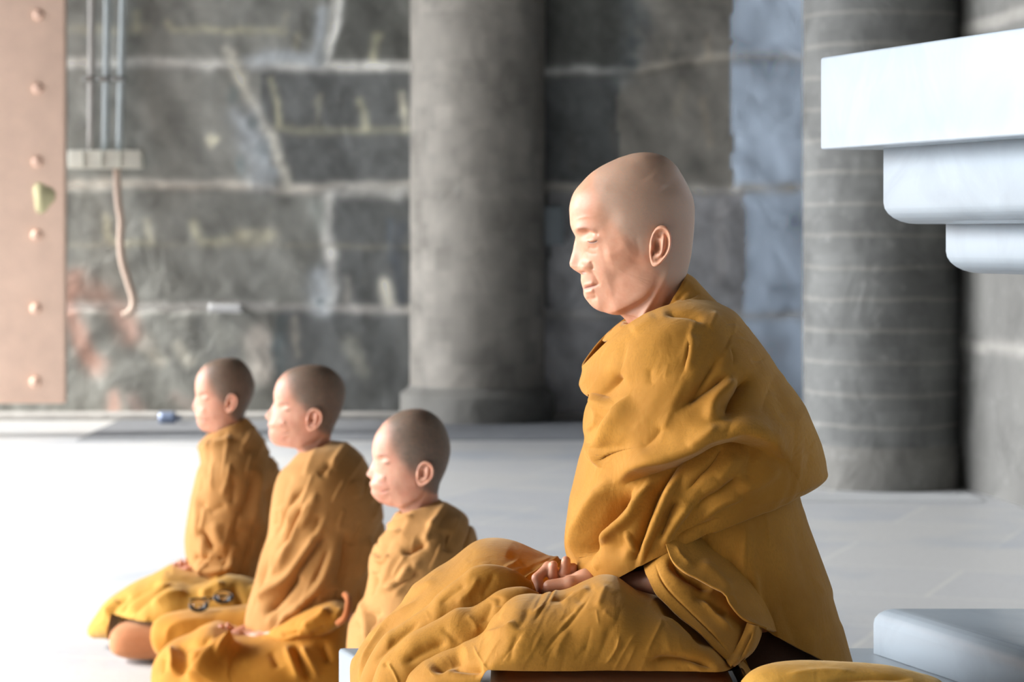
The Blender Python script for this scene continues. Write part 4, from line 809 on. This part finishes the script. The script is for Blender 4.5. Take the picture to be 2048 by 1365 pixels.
m3 = monk([(820,1130,135),(750,1180,98),(900,1100,100),(860,1180,120)], 'young monk with cropped hair, nearest of the three in the row behind the elder', 5.70, (840, 1540),
 [(833,818),(810,821),(790,829),(773,841),(761,855),(752,868),(747,882),(745,896),(745,908),(748,922),(749,935),(749,946),(745,957),(740,968),(743,978),(743,987),(749,996),(758,1004),(774,1011),(790,1013),(800,1020),(806,1030),(812,1042)],
 [(833,818),(855,822),(872,832),(884,845),(893,862),(898,877),(901,892),(901,906),(899,918),(896,930),(891,944),(885,957),(880,968),(878,978),(877,986),(877,994),(877,1001),(878,1008),(880,1016),(884,1024),(888,1032),(892,1040),(898,1052)],
 [(918,0),(922,1),(930,5),(938,10),(946,15),(951,14),(956,6),(960,0)], (745, 901, 818, 1013), (850.5, 942, 36, 50, 5.70, .066),
 [(790,1032),(780,1056),(760,1082),(746,1104),(741,1125),(740,1155),(733,1190),(718,1220),(703,1245),(699,1270),(697,1300),(696,1340),(690,1380),(690,1420)],
 [(884,1010),(908,1020),(932,1038),(947,1064),(954,1090),(960,1125),(965,1165),(968,1205),(970,1240),(972,1275),(973,1310),(974,1340),(975,1380),(975,1420)],
 [.07,.12,.165,.195,.205,.21,.212,.215,.215,.215,.215,.215,.215,.215], [(842,1022)] + [None] * 13,
 [([(857,1084),(825,1100),(803,1114)], -14, 8), ([(839,1136),(816,1159),(789,1175)], -9, 8), ([(825,1127),(798,1166),(766,1179)], 8, 7), ([(753,1109)], -18, 5), ([(760,1089)], -10, 5), ([(746,1114),(764,1123),(782,1111)], 7, 5),
  ([(750,1141),(755,1177)], -7, 8), ([(868,1040),(866,1065)], 6, 10), ([(896,1060),(890,1110)], -8, 12), ([(770,1060),(790,1050),(830,1036)], 5, 5), ([(750,1100),(775,1080),(810,1064)], 6, 6), ([(722,1200),(735,1240),(738,1290)], 6, 8), ([(745,1220),(760,1260)], -6, 9), ([(715,1240),(730,1260)], -5, 6)],
 ([(800,1028),(792,1032),(782,1050)], [(878,1003),(885,1008),(898,1018)], [.062,.07,.09]),
 trunk([(790,1110),(790,1250),(790,1400),(800,1500),(840,1540)], [(910,1110),(930,1250),(930,1400),(930,1500),(850,1540)]), (770, 1420, 5.62))
m2 = monk([(560,1050,103),(620,1100,118),(700,1080,103),(540,1200,112),(640,960,120)], 'monk with cropped hair and raised chin, middle one of the row behind', 6.70, (600, 1400),
 [(629,730),(606,731),(585,737),(571,745),(561,755),(554,765),(550,776),(548,786),(548,796),(549,806),(549,818),(546,829),(541,840),(536,848.5),(539,857),(538,865),(539,874),(543,883),(553,891),(570,892),(588,894),(598,905),(606,918)],
 [(629,730),(650,733),(665,740),(677,750),(685,761),(690,773),(691,785),(690,797),(688,808),(685,819),(680,830),(675,842),(670,852),(667,861),(664,869),(662,877),(661,884),(660,891),(661,898),(663,904),(666,911),(670,918),(676,928)],
 [(802,0),(806,1),(815,6),(823,11),(831,14.5),(836,12),(840,5),(843,0)], (548, 691, 730, 892), (631, 836, 34, 47, 6.70, .066),
 [(602,905),(584,924),(561,949),(550,985),(545,1020),(541,1060),(533,1100),(520,1143),(508,1180),(497,1220),(494,1250),(499,1272)],
 [(662,886),(694,893),(720,914),(742,950),(757,995),(766,1040),(768,1080),(768,1115),(765,1145),(758,1168),(745,1188),(725,1204)],
 [.075,.125,.17,.2,.212,.215,.215,.215,.215,.215,.213,.21], [(630, 902)] + [None] * 11,
 [([(612,1008),(587,1054),(570,1100)], -13, 8), ([(655,1061),(624,1104),(593,1147),(570,1180)], -14, 8), ([(602,1147),(562,1196),(528,1236)], -22, 10), ([(618,971),(587,1002),(565,1042),(553,1085)], -7, 7), ([(630,993),(599,1042),(574,1104),(553,1153)], 10, 8),
  ([(655,1018),(642,1055),(605,1116),(571,1162),(519,1196),(514,1232)], 12, 8), ([(679,1061),(661,1116),(642,1165),(599,1215),(547,1249)], 11, 9), ([(692,1055),(686,1131),(667,1181)], -13, 12), ([(738,1070),(716,1162)], 9, 9), ([(550,1067),(531,1116),(516,1178)], 5, 5), ([(543,1110),(525,1170),(508,1230)], -5, 4), ([(667,931),(636,956)], -7, 8), ([(565,1000),(555,1020)], -5, 5), ([(700,960),(715,1000)], 5, 14), ([(640,1190),(600,1222)], -8, 8)],
 None, trunk([(590,980),(580,1080),(580,1200),(590,1300),(620,1380)], [(700,980),(730,1080),(740,1200),(720,1300),(630,1380)]), (455, 1272, 6.58))
m1 = monk([(400,1000,94),(500,1000,106),(450,1100,110)], 'monk with cropped hair facing left, farthest of the row behind', 7.70, (470, 1280),
 [(462,716),(440,718),(423,723),(410,731),(401,741),(395,751),(392,762),(391,772),(391,782),(393,792),(394,802),(394.5,812),(393,822),(392,832),(394,839),(395,847),(399,855),(405,861),(414,864),(426,863),(434,868),(438,876),(442,886)],
 [(462,716),(478,719),(489,727),(496,735),(502,745),(506,756),(509,768),(509,778),(507,789),(503,799),(499,809),(494,819),(490,828),(488,836),(487,843),(487,850),(488,856),(489,862),(491,868),(494,874),(498,881),(502,888),(508,898)],
 [(788,0),(792,1),(800,4),(807,7.5),(813,9.5),(818,8),(823,3),(826,0)], (391, 509, 716, 863), (467, 804, 25, 38, 7.70, .066),
 [(418,870),(400,890),(402,905),(405,925),(397,945),(388,985),(381,1025),(375,1060),(374,1090),(378,1115),(388,1136),(402,1150)],
 [(492,846),(516,870),(530,896),(543,920),(554,945),(562,980),(566,1020),(566,1060),(562,1095),(555,1125),(545,1150),(530,1166)],
 [.072,.115,.15,.18,.2,.21,.212,.212,.212,.212,.21,.205], [(455, 868)] + [None] * 11,
 [([(505,940),(499,989),(479,1039)], -11, 9), ([(462,950),(470,975)], -6, 7), ([(455,1010),(415,1027)], -6, 9), ([(402,1057),(422,1092),(430,1106)], -11, 6), ([(388,1116),(424,1120)], -13, 9), ([(387,1132),(422,1143),(459,1134),(466,1110)], 10, 6), ([(443,1117)], -14, 5, 4),
  ([(397,979),(396,1039),(392,1080)], 5, 6), ([(480,1055),(468,1095)], -8, 10), ([(520,930),(516,1000),(500,1060)], 7, 9), ([(400,898),(430,890),(470,880)], 6, 5), ([(430,1040),(440,1080),(456,1100)], 6, 12), ([(535,960),(535,1060)], -6, 12)],
 ([(428,868),(418,872),(404,886)], [(490,838),(498,846),(512,864)], [.062,.072,.1]),
 trunk([(430,930),(420,1020),(420,1120),(430,1180),(470,1230)], [(530,930),(540,1020),(540,1120),(530,1180),(480,1230)]), (372, 1138, 7.60))
# lap cloths of the two whose knees show
cloth('lower_robe', [(176,1268),(177,1255),(186,1240),(197,1224),(213,1203),(240,1184),(273,1164),(300,1153),(318,1143),(343,1131),(370,1134),(420,1142),(480,1146),(540,1155),(580,1200)],
 [(178,1272),(190,1276),(206,1276),(225,1276),(245,1278),(265,1282),(290,1285),(310,1290),(330,1290),(350,1290),(380,1290),(430,1290),(490,1290),(545,1288),(582,1275)],
 [.01,.05,.09,.13,.17,.2,.24,.27,.28,.29,.3,.3,.28,.25,.1], 7.62, LAPM, m1, nt=260, nth=260, strokes=[([(245,1238),(263,1217),(290,1200),(330,1180),(360,1172)], 14, 7, 24), ([(240,1230),(262,1206),(290,1188),(330,1168)], -12, 8), ([(236,1232),(262,1240),(290,1232),(330,1200)], 8, 5), ([(330,1145),(346,1143)], -10, 5), ([(206,1232),(220,1214),(240,1200)], 8, 5), ([(212,1240),(236,1208),(262,1186)], -8, 5), ([(420,1170),(445,1158),(460,1175),(470,1200)], 12, 9), ([(400,1180),(380,1200)], -6, 12), ([(190,1250),(215,1240)], 6, 5)], noise=(3, 14))
cloth('knee_drape', [(246,1250),(255,1238),(275,1216),(305,1190),(345,1168),(385,1172),(430,1162),(455,1152),(500,1160),(545,1180),(570,1220)],
 [(248,1256),(262,1266),(285,1272),(310,1280),(350,1290),(390,1290),(430,1290),(460,1290),(505,1290),(550,1285),(575,1270)], [.01,.05,.09,.12,.14,.14,.14,.14,.14,.12,.05], 7.42, LAPM, m1, nt=200, nth=200,
 strokes=[([(300,1215),(340,1190),(380,1188)], 8, 8), ([(395,1195),(430,1178),(452,1165)], 10, 9), ([(462,1165),(480,1200),(482,1225)], -9, 9), ([(290,1240),(330,1245)], -6, 9), ([(500,1170),(520,1200)], 7, 7)], noise=(3, 16))
cloth('lower_robe', [(306,1345),(308,1328),(314,1314),(328,1297),(346,1283),(378,1271),(408,1254),(432,1250),(470,1262),(520,1262),(580,1240),(640,1215),(690,1225),(715,1290)],
 [(308,1400),(316,1420),(326,1430),(340,1430),(360,1430),(390,1430),(415,1430),(440,1430),(480,1430),(530,1430),(590,1430),(650,1430),(700,1425),(718,1400)],
 [.03,.09,.13,.17,.2,.23,.26,.27,.28,.28,.27,.25,.22,.1], 6.60, SASH, m2, nt=300, nth=300,
 strokes=[([(382,1365),(383,1343),(400,1330),(413,1309),(435,1294),(463,1292),(485,1298)], 20, 6, 30), ([(376,1350),(388,1325),(402,1306),(428,1286)], -16, 9), ([(427,1322),(440,1305),(454,1294),(470,1292)], 12, 6), ([(340,1290),(346,1320),(345,1350)], 9, 8), ([(330,1310),(326,1350)], -6, 7), ([(362,1288),(366,1320),(358,1360)], -10, 9), ([(350,1300),(390,1290),(430,1272)], -6, 7),
  ([(570,1290),(585,1330),(600,1365)], 10, 8), ([(600,1290),(620,1330),(640,1365)], 12, 8), ([(588,1285),(604,1330),(620,1365)], -14, 8), ([(560,1265),(590,1262)], 10, 8), ([(540,1300),(560,1340)], -8, 9), ([(640,1280),(660,1330)], -12, 10)], noise=(3.5, 14))
cloth('waist_sash', [(540,1262),(565,1245),(600,1222),(640,1204),(672,1196),(694,1200)], [(545,1290),(580,1292),(610,1280),(650,1270),(680,1250),(700,1230)], [.04,.1,.13,.15,.15,.12], 6.52, SASH, m2, nt=90, nth=120, strokes=[([(600,1260),(640,1240),(660,1215)], 12, 8), ([(620,1275),(655,1255)], -10, 7), ([(560,1270),(600,1265)], -8, 6), ([(668,1240),(684,1215)], 10, 6)], noise=(4, 20))
V, Fq, tr = tube([P3(676,1248,6.33), P3(690,1236,6.31), P3(696,1215,6.31), P3(696,1198,6.34), P3(690,1190,6.37)], .0085, 12, 40); mesh('sash_loop', V, Fq, cloth_mat('rust sash cord', lin((190,110,60)), lin((170,96,50))), m2, tris=tr)
cloth('hip_cloth', [(600,1200),(600,1300),(610,1400)], [(745,1190),(752,1300),(750,1405)], [.16,.2,.2], 6.75, DARKC, m2, nt=60, nth=100)
cloth('lower_robe', [(640,1470),(660,1430),(700,1400),(780,1390),(900,1390),(985,1440)], [(645,1540),(665,1560),(700,1570),(780,1572),(900,1572),(985,1560)], [.05,.18,.26,.3,.3,.2], 5.66, LAPM, m3, nt=60, nth=100, noise=(4, 12))
